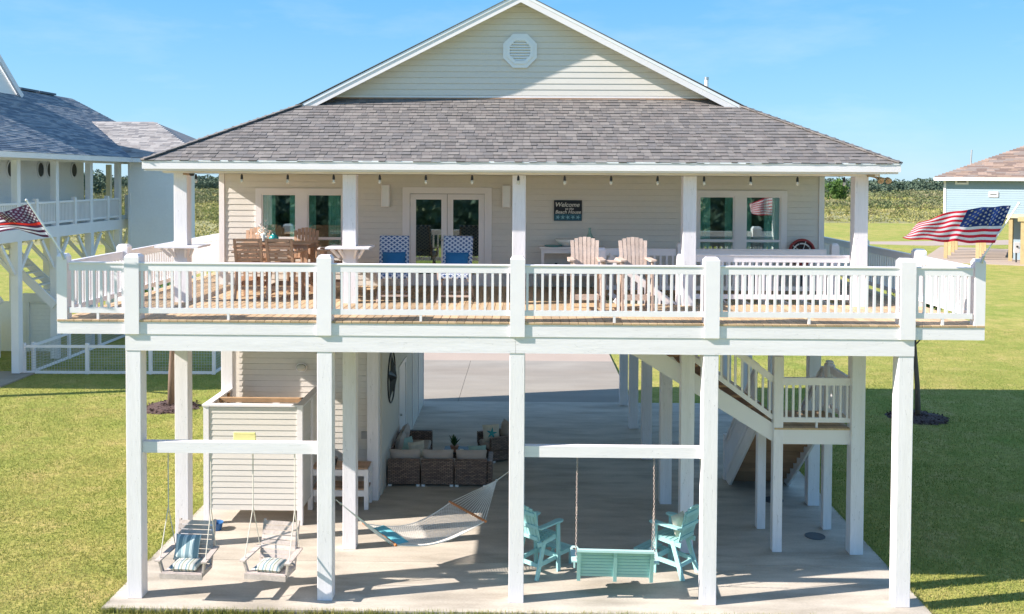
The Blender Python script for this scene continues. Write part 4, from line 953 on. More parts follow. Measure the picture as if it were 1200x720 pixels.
for h, nm in ((h1, 'left'), (h2, 'right')):
    h.scale = (1.13, 1.0, 1.06)
    mb = MB(); pillow(mb, (0, 0, 0), .50, .44, .15, Matrix.Rotation(PI/2, 4, 'X')); o = mb.build('seat_cushion', m_stripe2, smooth=True)
    o.location = h.location + Matrix.Rotation(h.rotation_euler.z, 3, 'Z') @ Vector((0, -.04, .075)); o.rotation_euler.z = h.rotation_euler.z
    tag(o, 'pale striped seat cushion on the ' + nm + ' grey chair swing', 'cushion')
mb = MB(); pillow(mb, (0, 0, 0), .44, .42, .14, Matrix.Rotation(-.35, 4, 'X')); o = mb.build('pillow', m_stripe, smooth=True); o.location = h1.location + Vector((-.06, .13, .30)); o.rotation_euler.z = R(-4)
tag(o, 'square blue and white striped pillow propped on the left chair swing', 'pillow')

# hammock
hm = thing('hammock', 'white rope hammock with wooden spreader bars strung between two columns', 'hammock', (-3.1, 15.95, 0))
A = Vector((-3.07, 15.96, 1.62)); Bp = Vector((-.14, 18.05, 1.50)); ax = (Bp - A); ax.z = 0; ax.normalize(); pp = Vector((-ax.y, ax.x, 0))
C1 = Vector((-2.40, 16.43, .86)); C2 = Vector((-.93, 17.48, .90)); hw = .60
RG = Vector((-.40, 17.87, 1.36)); RA = A.lerp(C1, .12)
def hp(u, v):           # u along, v across -1..1
    c = C1.lerp(C2, u); sag = -.30 * math.sin(PI * u) * (1 - .35 * v * v) - .04 * (1 - v * v)
    wv = hw * (1 - .10 * math.sin(PI * u)); return c + pp * v * wv + Vector((0, 0, sag))
net = MB()
NU, NV = 44, 20
for sgn in (-1, 1):
    for k in range(-NV, NU + 1, 1):
        pts = []
        for i in range(0, NV + 1):
            u = (k + i) / NU
            if 0 <= u <= 1: pts.append(hp(u, sgn * (-1 + 2 * i / NV)))
        if len(pts) > 1: net.tube(pts[::1], .0052, 3)
net.build('netting', m_net, hm, True, kind='stuff')
for v in (-1, 1): MB().tube([hp(i / 16, v) for i in range(17)], .011, 5).build('edge_rope', m_net, hm, True)
for c, e, ring in ((C1, 0, RA), (C2, 1, RG)):
    MB().tube([hp(e, -1.06), hp(e, 1.06)], .023, 8).build('spreader_bar', m_orange, hm, True)
    hr = MB()
    for k in range(15): hr.tube([hp(e, -1 + 2 * k / 14), ring], .006, 3)
    hr.build('harness', m_net, hm, True, kind='stuff')
    MB().tube([ring + Vector((.02 * math.cos(a), 0, .02 * math.sin(a))) for a in [k * PI / 4 for k in range(8)]], .006, 5, close=True).build('ring', m_metal, hm, True)
MB().tube([A, RA], .009, 5).build('tie_rope', m_rope, hm, True); MB().tube([RG, Bp], .010, 5).build('tie_rope', m_rope, hm, True)
mb = MB(); pillow(mb, (0, 0, 0), .98, .30, .11, Matrix.Rotation(PI/2, 4, 'X')); o = mb.build('hammock_pillow', m_aqua, smooth=True)
o.location = hp(.10, 0) + Vector((0, 0, .07)); o.rotation_euler = (0, .0, math.atan2(pp.y, pp.x)); tag(o, 'long aqua pillow lying at the near left end of the hammock', 'pillow')

# potting bench
pb = thing('potting_bench', 'white framed bench with brown slatted top and shelf behind the second column', 'bench', (-3.75, 20.35, 0))
bx0, bx1, by0, by1 = -.72, .55, -.28, .26
for x in (bx0, bx1 - .09):
    for y in (by0, by1 - .09): MB().box(x, x + .09, y, y + .09, 0, .86).build('leg', m_trim, pb)
for z in (.72, .28):
    MB().box(bx0 + .091, bx1 - .091, by0 + .005, by0 + .045, z, z + .13).build('apron', m_trim, pb); MB().box(bx0 + .091, bx1 - .091, by1 - .045, by1 - .005, z, z + .13).build('apron', m_trim, pb)
    for x in (bx0 + .005, bx1 - .045): MB().box(x, x + .04, by0 + .091, by1 - .091, z, z + .13).build('apron', m_trim, pb)
    for k in range(6): MB().box(bx0 + .02, bx1 - .02, by0 + .01 + k * .087, by0 + .09 + k * .087, z + .142, z + .165).build('slat', m_brown, pb)
o = MB().lathe([(.05, 0), (.075, .02), (.08, .10), (.05, .15), (.055, .17)], n=14).build('jar', m_ceram); o.location = (-4.14, 20.3, .446); tag(o, 'small white jar on the lower shelf of the white bench', 'jar')
o = MB().lathe([(.07, 0), (.10, .10), (.11, .16)], n=14).build('bowl', m_black); o.location = (-4.0, 20.3, .886); tag(o, 'small dark pot on top of the white bench behind the column', 'pot')

# barn star in a ring on the side wall
sr = thing('wall_star', 'large black metal star in a ring on the side wall above the sofa', 'wall decoration', (SXR + .03, 22.45, 2.35))
MB().tube([(0, .60 * math.cos(a), .60 * math.sin(a)) for a in [k * 2 * PI / 40 for k in range(40)]], .018, 6, close=True).build('ring', m_black, sr)
vs = [(.13, 0, 0)]
for k in range(10): a = PI/2 + k * PI / 5; q = .58 if k % 2 == 0 else .23; vs.append((.0, q * math.cos(a), q * math.sin(a)))
MB().add(vs + [(-.01, 0, 0)], [(0, 1 + k, 1 + (k + 1) % 10) for k in range(10)] + [(11, 1 + (k + 1) % 10, 1 + k) for k in range(10)]).build('star', m_black, sr)
# small hook and lamp on the side wall near the door
o = MB().box(0, .10, -.06, .06, -.16, .12).build('wall_lamp', m_black); o.location = (SXR + .037, 25.9, 2.75); tag(o, 'small black lamp on the side wall past the storage door', 'wall light')

# wicker sofa (backs to the camera) with a return along the wall
so = thing('sectional_sofa', 'brown wicker L-shaped sofa with taupe cushions, backs turned to the camera', 'sofa', (-1.95, 22.0, 0))
xs = [-1.08, -.31, .46, 1.23]
for i in range(3):
    a, b = xs[i] + .012, xs[i + 1] - .012
    MB().box(a, b, -.35, .45, .05, .30).build('base', m_wicker, so, bevel=.012); MB().box(a, b, -.38, -.26, .05, .62).build('backrest', m_wicker, so, bevel=.015)
    MB().box(a + .01, b - .01, -.22, .46, .305, .43).build('seat_cushion', m_cush, so, bevel=.03)
    mb = MB(); pillow(mb, ((a + b) / 2, -.15, .60), b - a - .02, .42, .20, Matrix.Rotation(.12, 4, 'X')); mb.build('back_cushion', m_cush, so, smooth=True)
    for x in (a + .05, b - .05): MB().box(x - .04, x + .04, -.36, -.28, 0, .045).build('foot', m_vinyl, so)
MB().box(1.225, 1.33, -.38, .42, .05, .60).build('armrest', m_wicker, so, bevel=.015)
for i in range(2):
    a, b = .47 + i * .78, 1.23 + i * .78
    MB().box(-1.07, -.31, a, b, .05, .30).build('base', m_wicker, so, bevel=.012); MB().box(-1.14, -1.05, a, b, .05, .66).build('backrest', m_wicker, so, bevel=.012)
    MB().box(-1.0, -.30, a, b, .305, .43).build('seat_cushion', m_cush, so, bevel=.03)
    mb = MB(); pillow(mb, (-.93, (a + b) / 2, .64), .70, .46, .22, Matrix.Rotation(PI/2, 4, 'Z') @ Matrix.Rotation(.15, 4, 'X')); mb.build('back_cushion', m_cush, so, smooth=True)
MB().box(-1.12, -.28, 2.04, 2.16, .05, .64).build('armrest', m_wicker, so, bevel=.015)
for (x, y, z, rz, m, lab) in ((-2.70, 22.75, .62, .9, m_mint, 'mint green pillow in the corner of the wicker sofa by the wall'), (-2.45, 22.55, .58, .5, m_ceram, 'white pillow beside the mint one in the sofa corner'), (-.98, 22.12, .62, .15, m_mint, 'mint pillow at the right end of the wicker sofa')):
    mb = MB(); pillow(mb, (0, 0, 0), .42, .40, .14, Matrix.Rotation(-.3, 4, 'X')); o = mb.build('pillow', m if m is not m_ceram else MATS['cream_pillow'], smooth=True); o.location = (x, y, z); o.rotation_euler.z = rz; tag(o, lab, 'pillow')
ac = thing('wicker_armchair', 'brown wicker armchair with taupe cushions angled towards the sofa', 'armchair', (-.52, 24.0, 0), R(118))
MB().box(-.42, .42, -.36, .42, .05, .30).build('base', m_wicker, ac, bevel=.012)
MB().box(-.42, .42, -.46, -.34, .05, .70).build('backrest', m_wicker, ac, bevel=.015)
for sx in (-1, 1): MB().box(*sorted((sx * .42, sx * .32)), -.335, .44, .305, .62).build('armrest', m_wicker, ac, bevel=.015)
MB().box(-.31, .31, -.30, .43, .305, .44).build('seat_cushion', m_cush, ac, bevel=.03)
mb = MB(); pillow(mb, (0, -.24, .66), .62, .46, .22, Matrix.Rotation(.15, 4, 'X')); mb.build('back_cushion', m_cush, ac, smooth=True)
for sx in (-1, 1): MB().box(sx * .36 - .04, sx * .36 + .04, .3, .38, 0, .045).build('foot', m_vinyl, ac)
mb = MB(); pillow(mb, (0, 0, 0), .44, .44, .13, Matrix.Rotation(-.3, 4, 'X')); sp = mb.build('pillow', MATS['cream_pillow'], smooth=True); sp.location = (-.72, 23.80, .66); sp.rotation_euler.z = R(15)
tag(sp, 'white pillow with a teal starfish on the wicker armchair', 'pillow')
vs = [(0, 0, 0)] + [((.15 if k % 2 == 0 else .05) * math.cos(PI/2 + k * PI/5), 0, (.15 if k % 2 == 0 else .05) * math.sin(PI/2 + k * PI/5)) for k in range(10)]
vs2 = [(x, y + (.012), z) for x, y, z in vs]
so_ = MB().add(vs + vs2, [(0, 1 + (k + 1) % 10, 1 + k) for k in range(10)] + [(11, 12 + k, 12 + (k + 1) % 10) for k in range(10)] + [(1 + k, 1 + (k + 1) % 10, 12 + (k + 1) % 10, 12 + k) for k in range(10)]).build('starfish_print', m_tealglass, sp); so_.location = (0, -.078, .02); so_.rotation_euler = (-.3, .2, 0)
# coffee table + plant
tb = thing('coffee_table', 'low brown wicker coffee table in front of the wicker sofa', 'table', (-1.35, 23.35, 0))
MB().box(-.5, .5, -.3, .3, .04, .34).build('base', m_wicker, tb, bevel=.01); MB().box(-.52, .52, -.32, .32, .345, .36).build('glass_top', m_black, tb)
pt = thing('potted_plant', 'small leafy green plant in a terracotta pot on the coffee table', 'plant', (-1.60, 23.2, .361))
MB().lathe([(.07, 0), (.10, .12), (.11, .125), (.11, .15), (.09, .15)], n=14).build('pot', m_terra, pt)
lv = MB(); rg = random.Random(4)
for k in range(34):
    a = rg.uniform(0, 2 * PI); l = rg.uniform(.16, .34); s = rg.uniform(.2, .8); d = Vector((math.cos(a) * s, math.sin(a) * s, 1)).normalized(); w = Vector((-math.sin(a), math.cos(a), 0)) * .028; b0 = Vector((0, 0, .13))
    tip = b0 + d * l + Vector((0, 0, -.04 * s)); mid = b0 + d * l * .6
    MB().add([b0, mid - w, tip, mid + w], [(0, 1, 2, 3)]).build('leaf', m_plant, pt)
o = MB().lathe([(.05, 0), (.06, .05), (.05, .07)], n=12).build('candle', MATS['cream_pillow']); o.location = (-1.42, 23.15, .361); tag(o, 'small cream candle jar beside the potted plant', 'candle')

# ---------------- upper deck furniture
dt = thing('bar_table', 'brown bar height dining table with a pedestal on the left of the deck', 'table', (-4.88, 19.3, DZ))
for k in range(8): MB().box(-.72, .72, -.42 + k * .106, -.42 + k * .106 + .098, 1.03, 1.06).build('top_board', m_brown, dt)
MB().box(-.66, .66, -.36, .36, .95, 1.027).build('apron', m_brown, dt)
for sx in (-1, 1):
    for sy in (-1, 1): MB().box(sx * .6 - .04, sx * .6 + .04, sy * .31 - .04, sy * .31 + .04, 0, .948).build('leg', m_brown, dt)
    MB().box(sx * .6 - .02, sx * .6 + .02, -.268, .268, .2, .27).build('stretcher', m_brown, dt)
g = 'tall brown wooden armchairs round the bar table'
b1 = tall_chair('bar_chair', 'brown bar armchair with its back to the camera, leftmost on the near table side', 'chair', m_brown, (-5.27, 18.62, DZ), R(6), g, horiz=True)
b2 = copy_tree(b1); b2.location = (-4.60, 18.62, DZ); b2.rotation_euler.z = R(-5); b2['label'] = 'brown bar armchair with its back to the camera, right one on the near table side'
b3 = tall_chair('bar_chair', 'brown fan-backed bar armchair facing the camera, far side of the table by the wall corner', 'chair', m_brown, (-5.62, 19.95, DZ), R(178), g)
b4 = copy_tree(b3); b4.location = (-4.55, 19.95, DZ); b4.rotation_euler.z = R(183); b4['label'] = 'brown fan-backed bar armchair facing the camera, far side of the table below the left window'
b5 = copy_tree(b1); b5.location = (-3.72, 19.2, DZ); b5.rotation_euler.z = R(95); b5['label'] = 'brown bar armchair at the right end of the table beside the second porch post'
o = MB().lathe([(.01, 0), (.22, .005), (.235, .02), (.22, .022), (.20, .012), (.01, .012)], n=24).build('tray', m_black); o.location = (-5.10, 19.25, DZ + 1.061); tag(o, 'round dark tray on the bar table', 'tray')
o = MB().lathe([(.04, 0), (.09, .02), (.10, .07), (.06, .12), (.025, .15), (.03, .17)], n=16).build('vase', m_tealglass, smooth=True); o.location = (-4.98, 19.22, DZ + 1.08); tag(o, 'glossy teal vase on the dark tray', 'vase')
fl = thing('dried_flowers', 'bunch of white dried flowers and blue sprigs standing by the teal vase', 'flowers', (-5.20, 19.28, DZ + 1.08))
MB().lathe([(.05, 0), (.06, .14), (.05, .15)], n=12).build('holder', m_ceram, fl)
q = r2.normal(size=(150, 3)) * np.array([.075, .05, .075]) + np.array([0, 0, .20]); np_mesh('blossom', leaf_quads(q, r2.uniform(.03, .055, 150), r2), 4, m_ceram, fl)['kind'] = 'stuff'
for k in range(6): MB().tube([(0, 0, .1), (.05 + .03 * k, .01 * k, .36 - .02 * k)], .004, 4).build('sprig', m_tealglass, fl)

def lounge_chair(loc, rz, label):     # faces local -Y
    t = thing('deck_armchair', label, 'chair', loc, rz, 'blue patterned high-back chairs in front of the French door')
    for sx in (-1, 1):
        MB().bar((sx * .31, -.36, 0), (sx * .27, .02, .44), .03, .045, up=(0, 1, 0)).build('leg', m_whitewash, t); MB().bar((sx * .31, .40, 0), (sx * .27, -.10, .44), .03, .045, up=(0, 1, 0)).build('leg', m_whitewash, t)
        MB().bar((sx * .275, -.32, .43), (sx * .275, .22, .40), .03, .05).build('seat_rail', m_whitewash, t)
        MB().bar((sx * .275, .20, .40), (sx * .25, .48, 1.20), .03, .045, up=(0, 1, 0)).build('back_rail', m_whitewash, t)
        MB().bar((sx * .32, -.30, .64), (sx * .31, .30, .66), .065, .025).build('arm', m_whitewash, t); MB().bar((sx * .31, -.24, .43), (sx * .32, -.24, .63), .03, .04, up=(0, 1, 0)).build('arm_post', m_whitewash, t)
    MB().bar((-.30, -.30, .13), (.30, -.30, .13), .03, .035).build('stretcher', m_whitewash, t); MB().bar((-.30, .34, .13), (.30, .34, .13), .03, .035).build('stretcher', m_whitewash, t)
    MB().box(-.29, .29, -.36, .18, .46, .555).build('seat_pad', m_trellis, t, bevel=.02)
    MB().bar((0, .14, .50), (0, .44, 1.23), .58, .075, up=(0, 1, 0)).build('back_pad', m_trellis, t, bevel=.02)
    return t
l1 = lounge_chair((-2.42, 18.35, DZ), R(6), 'left one of two blue patterned high-back deck chairs, nearer the dining table')
l2 = copy_tree(l1); l2.location = (-1.22, 18.35, DZ); l2.rotation_euler.z = R(-3); l2['label'] = 'right one of two blue patterned high-back deck chairs, before the right door leaf'
for l, nm in ((l1, 'left'), (l2, 'right')):
    mb = MB(); pillow(mb, (0, 0, 0), .46, .36, .13, Matrix.Rotation(.38 * -1, 4, 'X')); o = mb.build('pillow', m_blue_p, smooth=True)
    o.location = l.location + Matrix.Rotation(l.rotation_euler.z, 3, 'Z') @ Vector((0, .16, .76)); o.rotation_euler.z = l.rotation_euler.z; tag(o, 'plain blue pillow on the ' + nm + ' patterned deck chair', 'pillow')
w1 = tall_chair('balcony_chair', 'tall whitewashed fan-back armchair facing the camera, left of the pair in front of the console', 'chair', m_whitewash, (1.22, 17.25, DZ), R(180), 'tall whitewashed armchairs on the deck')
w2 = copy_tree(w1); w2.location = (2.12, 17.25, DZ); w2.rotation_euler.z = R(182); w2['label'] = 'tall whitewashed fan-back armchair facing the camera, right of the pair, before the stair railing'
tt = thing('side_table', 'narrow whitewashed table top set between the two tall whitewashed armchairs', 'table', (1.67, 17.12, DZ))
for k in range(3): MB().box(-.155, .155, -.16 + k * .11, -.16 + k * .11 + .1, .88, .90).build('top_slat', m_whitewash, tt)
for x in (-.13, .13): MB().box(x - .02, x + .02, -.12, -.08, 0, .879).build('leg', m_whitewash, tt); MB().box(x - .02, x + .02, .1, .14, 0, .879).build('leg', m_whitewash, tt)

cs = thing('console_table', 'white console table with a lower shelf against the siding under the welcome sign', 'table', (1.12, 20.5, DZ))
for x in (-.66, .60):
    for y in (-.2, .14): MB().box(x, x + .06, y, y + .06, 0, .88).build('leg', m_trim, cs)
MB().box(-.70, .70, -.24, .24, .881, .915).build('top', m_trim, cs); MB().box(-.64, .64, -.19, .19, .30, .33).build('shelf', m_trim, cs); MB().box(-.6, .6, -.19, -.17, .78, .88).build('apron', m_trim, cs)
def small(name, label, cat, prof, m, loc, n=18): o = MB().lathe(prof, n=n).build(name, m, smooth=True); o.location = loc; return tag(o, label, cat)
small('platter', 'flat dark teal platter on the left end of the white console', 'platter', [(.01, 0), (.17, .01), (.20, .03), (.18, .03), (.01, .015)], m_tealglass, (.72, 20.42, DZ + .916))
small('bowl', 'wide white bowl on the white console', 'bowl', [(.08, 0), (.20, .08), (.26, .16), (.245, .16), (.18, .09), (.01, .03)], m_ceram, (1.0, 20.48, DZ + .916))
lt = thing('bottle_lantern', 'pale green glass bottle in a black wire basket on the white console', 'lantern', (1.50, 20.5, DZ + .916))
m_gglass = mat('green_glass', (.30, .45, .38), .1, .05, 5)
MB().lathe([(.07, 0), (.075, .20), (.03, .30), (.025, .38), (.035, .40)], n=14).build('bottle', m_gglass, lt, smooth=True)
for z in (.02, .10, .18): MB().tube([(.10 * math.cos(a), .10 * math.sin(a), z) for a in [k * PI / 6 for k in range(12)]], .006, 4, close=True).build('wire_ring', m_black, lt)
for k in range(8): a = k * PI / 4; MB().tube([(.10 * math.cos(a), .10 * math.sin(a), 0), (.10 * math.cos(a), .10 * math.sin(a), .2)], .005, 4).build('wire', m_black, lt)
small('bottle', 'small black bottle on the lower shelf of the white console', 'bottle', [(.06, 0), (.065, .14), (.03, .17), (.03, .23)], m_black, (.78, 20.45, DZ + .331))
small('basin', 'blue basin on the lower shelf of the white console', 'basin', [(.10, 0), (.16, .10), (.17, .11), (.15, .10), (.01, .02)], m_blue_p, (1.12, 20.45, DZ + .331))

# wall sign
sg = thing('wall_sign', 'small dark sign reading Welcome to the Beach House above a row of starfish', 'sign', (1.045, WY - .032, 6.375))
MB().box(-.305, .305, -.02, 0, -.225, .225).build('board', m_signboard, sg, bevel=.004)
MB().box(-.30, .30, -.0225, -.0205, -.22, -.075).build('sea_panel', m_signblue, sg)
def text(body, x, z, size, m, parent, y=-.024, name='lettering', shear=.25):
    cu = bpy.data.curves.new(name, 'FONT'); cu.body = body; cu.size = size; cu.align_x = 'CENTER'; cu.extrude = .0008; cu.shear = shear; cu.materials.append(m); cu.offset = size * .012
    tmp = bpy.data.objects.new(name, cu); COL.objects.link(tmp); bpy.context.view_layer.update()
    me = bpy.data.meshes.new_from_object(tmp.evaluated_get(bpy.context.evaluated_depsgraph_get())); bpy.data.objects.remove(tmp)
    o = bpy.data.objects.new(name, me); COL.objects.link(o); o.parent = parent; o.location = (x, y, z); o.rotation_euler = (PI/2, 0, 0); return o
text('Welcome', -.02, .085, .135, m_signtext, sg); text('to the', .03, .015, .075, m_signtext, sg); text('Beach House', .0, -.065, .105, m_signtext, sg)
for k in range(5):
    vs = [((.055 if i % 2 == 0 else .02) * math.cos(.3 * k + i * PI / 5), 0, (.055 if i % 2 == 0 else .02) * math.sin(.3 * k + i * PI / 5)) for i in range(10)]
    o = MB().add([(0, -.004, 0)] + vs, [(0, 1 + (i + 1) % 10, 1 + i) for i in range(10)]).build('starfish', m_signstar, sg); o.location = (-.22 + k * .11, -.0235, -.145)

# red round decoration at the wall
rd = thing('round_decor', 'round red and black slatted metal decoration standing by the right wall corner', 'decoration', (6.12, 20.74, DZ))
for rr, m in ((.27, m_red), (.19, m_ceram), (.13, m_black)): MB().tube([(rr * math.cos(a), 0, .80 + rr * math.sin(a)) for a in [k * 2 * PI / 28 for k in range(28)]], .028 if m is m_red else .016, 6, close=True).build('ring', m, rd)
MB().lathe([(.25, -.01), (.25, .01)], n=28).xf(Matrix.Translation((0, .03, .80)) @ Matrix.Rotation(PI/2, 4, 'X')).build('disc', mat('dark_red_paint', (.07, .012, .012), .5), rd)
for k in range(10): a = k * PI / 5; MB().bar((.03 * math.cos(a), -.01, .8 + .03 * math.sin(a)), (.26 * math.cos(a), -.01, .8 + .26 * math.sin(a)), .012, .02, up=(0, 1, 0)).build('spoke', m_black if k % 2 else m_ceram, rd)
MB().tube([(0, 0, 0), (0, 0, .53)], .02, 8).build('stand', m_black, rd); MB().lathe([(.16, 0), (.15, .025), (.02, .03)], n=18).build('foot', m_black, rd)

# string lights
sl = thing('string_lights', 'row of small bulbs on a black cord under the porch beam', 'string lights', (0, 17.78, 7.12))
N_B = 15; xs = [-6.06 + 12.09 * k / (N_B - 1) for k in range(N_B)]
for i, x in enumerate(xs):
    MB().lathe([(.012, .03), (.022, 0), (.026, -.06), (.022, -.065)], n=8).build('socket', m_black, sl).location = (x, 0, -.02)
    MB().lathe([(.018, 0), (.030, -.03), (.026, -.06), (.008, -.075)], n=8).build('bulb', m_bulb, sl, smooth=True).location = (x, 0, -.086)
cd = MB()
for a, b in zip(xs, xs[1:]): cd.tube([(a + (b - a) * t, .05, .018 - .028 * 4 * t * (1 - t) * .2) for t in (0, .25, .5, .75, 1)], .003, 4)
cd.build('cord', m_black, sl)
# flood light under the right eave
fl = thing('flood_light', 'brass twin-head security light under the right corner of the eave', 'light', (6.50, 17.72, 7.15))
MB().lathe([(.07, -.02), (.07, .02)], n=14).build('base', m_gold, fl)
for x, s in ((.16, .62), (.30, .62)):
    MB().tube([(0, 0, -.01), (x, -.02, -.05)], .012, 6).build('bracket', m_gold, fl)
    MB().lathe([(.03, -.03), (.07 * s, 0), (.095 * s, .07), (.085 * s, .075), (.01, .05)], n=16).xf(Matrix.Translation((x, -.02, -.06)) @ Matrix.Rotation(PI/2 + .5, 4, 'X')).build('head', m_gold, fl, smooth=True)
fl2 = thing('camera_dome', 'small dark camera under the left corner of the porch beam', 'camera', (-6.12, 17.74, 7.12))
MB().lathe([(.05, .02), (.05, 0), (.03, -.03)], n=12).build('mount', m_black, fl2); MB().tube([(0, 0, 0), (-.16, -.02, .01)], .02, 8).build('arm', m_brown, fl2)

# ================================================================== FLAGS
def flag(name, label, pole0, pole1, top_e, bot_e, hoist, mats, canton_u, line, Ybase, length, starcols):
    """cloth between an upper and a lower edge curve (world x, z at about Y); width lost to folds goes into depth"""
    t = thing(name, label, 'flag', pole0)
    p0, p1 = Vector(pole0), Vector(pole1)
    MB().tube([p0, p1], .013, 8).build('pole', m_vinyl, t, True); MB().lathe([(.012, -.02), (.024, 0), (.012, .022)], tuple(p1), 10).build('finial', m_ceram, t, True)
    MB().tube([p0 + Vector((0, -.02, -.03)), p0 + (p1 - p0).normalized() * .10], .024, 8).build('bracket', m_metal, t, True)
    def lerp(c, u):
        for (a, b) in zip(c, c[1:]):
            if u <= b[0] + 1e-9: k = (u - a[0]) / (b[0] - a[0]); return a[1] + (b[1] - a[1]) * k, a[2] + (b[2] - a[2]) * k
        return c[-1][1], c[-1][2]
    def sm(c, u): 
        q = [lerp(c, min(1, max(0, u + d))) for d in (-.05, -.025, 0, .025, .05)]; return sum(a for a, b in q) / 5, sum(b for a, b in q) / 5
    def F(u, v):          # v 0 top .. 1 bottom
        (xt, zt), (xb, zb) = sm(top_e, u), sm(bot_e, u)
        x, z = xt + (xb - xt) * v, zt + (zb - zt) * v
        h = math.hypot(xt - xb, zt - zb); dep = math.sqrt(max(0.0, hoist ** 2 - h ** 2)) * .8 * min(1, u * 2)
        y = Ybase + dep * (v - .5) + min(1, u * 4) * (.045 * math.sin(u * 15 + v * 2.5) + .025 * math.sin(u * 27 - v * 4))
        z += min(1, u * 3) * .012 * math.sin(u * 21 + v * 5)
        return Vector((x, y, z))
    NUu, NS = 60, 3; cu = int(NUu * canton_u)
    def patch(nm, u0, u1, v0, v1, nv, m):
        vs = [F((u0 + (u1 - u0) * i / 60) , v0 + (v1 - v0) * j / nv) for i in range(61) for j in range(nv + 1)]
        fs = [(i * (nv + 1) + j, (i + 1) * (nv + 1) + j, (i + 1) * (nv + 1) + j + 1, i * (nv + 1) + j + 1) for i in range(60) for j in range(nv)]
        return MB().add(vs, fs).build(nm, m, t, True, smooth=True)
    for k in range(13):
        patch('stripe', 0 if k >= 7 else canton_u, 1, k / 13, (k + 1) / 13, NS, mats[1] if (line is not None and k == line) else (mats[0] if k % 2 == 0 else m_flag_white))
    patch('canton', 0, canton_u, 0, 7 / 13, 12, mats[2])
    sv, sf = [], []
    for r in range(9):
        for c in range(6 if r % 2 == 0 else 5):
            u = canton_u * ((c + .5) / 6 + (0 if r % 2 == 0 else 1 / 12)); v = (r + .9) / 9.8 * 7 / 13
            P = F(u, v); du = (F(u + .01, v) - P).normalized(); dv = (F(u, v + .01) - P).normalized(); nn = du.cross(dv).normalized()
            for sgn in (-1, 1):
                b = len(sv); c0 = P + nn * .006 * sgn; sv.append(c0)
                for i in range(10): a = i * PI / 5; q = (.026 if i % 2 == 0 else .011) * starcols; sv.append(c0 + du * q * math.sin(a) - dv * q * math.cos(a))
                sf += [(b, b + 1 + i, b + 1 + (i + 1) % 10) for i in range(10)]
    MB().add(sv, sf).build('stars', m_flag_white, t, True)
    return t
def PX(px, py, Y):                        # world x, z of a point of the photograph at distance Y (measuring aid)
    return (px - 617.5) / 1116.9 * Y + .148, 7.0815 + (209 + (px - 617.5) * .0049 - py) / 1116.9 * Y
def edge(pts, Y): return [(u, *PX(x, y, Y)) for u, x, y in pts]
yf = 15.45
a = PX(1147, 306, 15.6); b = PX(1187.5, 238.5, 15.3)
flag('american_flag', 'large red, white and blue stars and stripes flag at the right deck corner', (a[0], 15.62, a[1]), (b[0], 15.25, b[1]),
     edge([(0, 1182, 241), (.25, 1154, 242), (.5, 1124, 245), (.75, 1091, 250), (1, 1063, 263)], yf), edge([(0, 1164, 284.5), (.25, 1141, 285), (.5, 1118, 284), (.75, 1090, 283), (1, 1060, 280)], yf), .78, (m_flag_red, m_flag_red, m_flag_blue), .49, None, yf, 1.5, 1.0)
a = PX(71, 303, 15.6); b = PX(28, 235, 15.3)
flag('red_line_flag', 'dark and white striped flag with one bright red line at the left deck corner', (a[0], 15.62, a[1]), (b[0], 15.25, b[1]),
     edge([(0, 30, 239), (.25, 5, 248), (.5, -30, 254), (1, -85, 262)], yf), edge([(0, 54, 279), (.15, 42, 279), (.35, 10, 270), (.6, -25, 275), (1, -80, 290)], yf), .78, (m_flag_dark, m_flag_line, m_flag_dark), .34, 7, yf, 1.5, 1.0)

# ================================================================== LEFT NEIGHBOUR
nb_ = thing('stilt_house', 'pale blue raised house with grey shingle roof and long side porch, left edge', 'house', (-20, 38, 0))
ND, NE = 5.15, 7.9; XD, XW = -18.0, -20.0
m_nwhite = mat('neighbor_white_trim', (0.72, 0.73, 0.74), 0.55, 0.04, 2)
B('wall', m_pale_sid, nb_, -29.5, XW, 30.6, 43, ND, NE - .1); B('wall', m_pale_sid, nb_, -17.68, -15.52, 42.4, 44.7, 0, NE - .1)
siding(nb_, m_pale_sid, 30.6, 43, ND, NE - .1, XW + .001, axis='y', sgn=1, expo=.15); siding(nb_, m_pale_sid, -17.60, -15.62, .1, NE - .1, 42.398, expo=.135, thick=.03)
for x in (-17.7, -15.6): B('corner_trim', m_nwhite, nb_, x, x + .1, 42.36, 42.45, 0, NE - .1)
B('porch_floor', m_nwhite, nb_, -26, XD, 29.9, 43.2, 4.72, ND); B('porch_beam', m_nwhite, nb_, XD - .25, XD, 29.9, 43.2, NE - .27, NE - .02)
B('porch_floor', m_nwhite, nb_, -20, XD, 43.21, 49, 4.72, ND - .01)
for y in (30.2, 33.8, 36.6, 39.5, 42.3):
    B('piling', m_nwhite, nb_, XD - .27, XD, y - .14, y + .14, 0, 4.72); B('porch_post', m_nwhite, nb_, XD - .24, XD - .02, y - .12, y + .12, ND, NE - .27)
    for s in (-1, 1): MB().bar((XD - .13, y + s * .15, 3.55), (XD - .13, y + s * 1.05, 4.66), .09, .13, up=(0, -s, 1)).build('knee_brace', m_nwhite, nb_, True)
    MB().bar((XD - .3, y, 3.6), (XD - 1.3, y, 4.66), .09, .13, up=(1, 0, 1)).build('knee_brace', m_nwhite, nb_, True)
for y, x in ((38.2, -20.6), (40.9, -20.6), (43.0, -21.2), (45.4, -19.9), (48.4, -20.1), (35.2, -21), (32, -21)):
    B('piling', m_nwhite, nb_, x - .14, x + .14, y - .14, y + .14, 0, 4.72)
    if y > 43: B('porch_post', m_nwhite, nb_, x - .1, x + .1, y - .1, y + .1, ND, NE - .27)
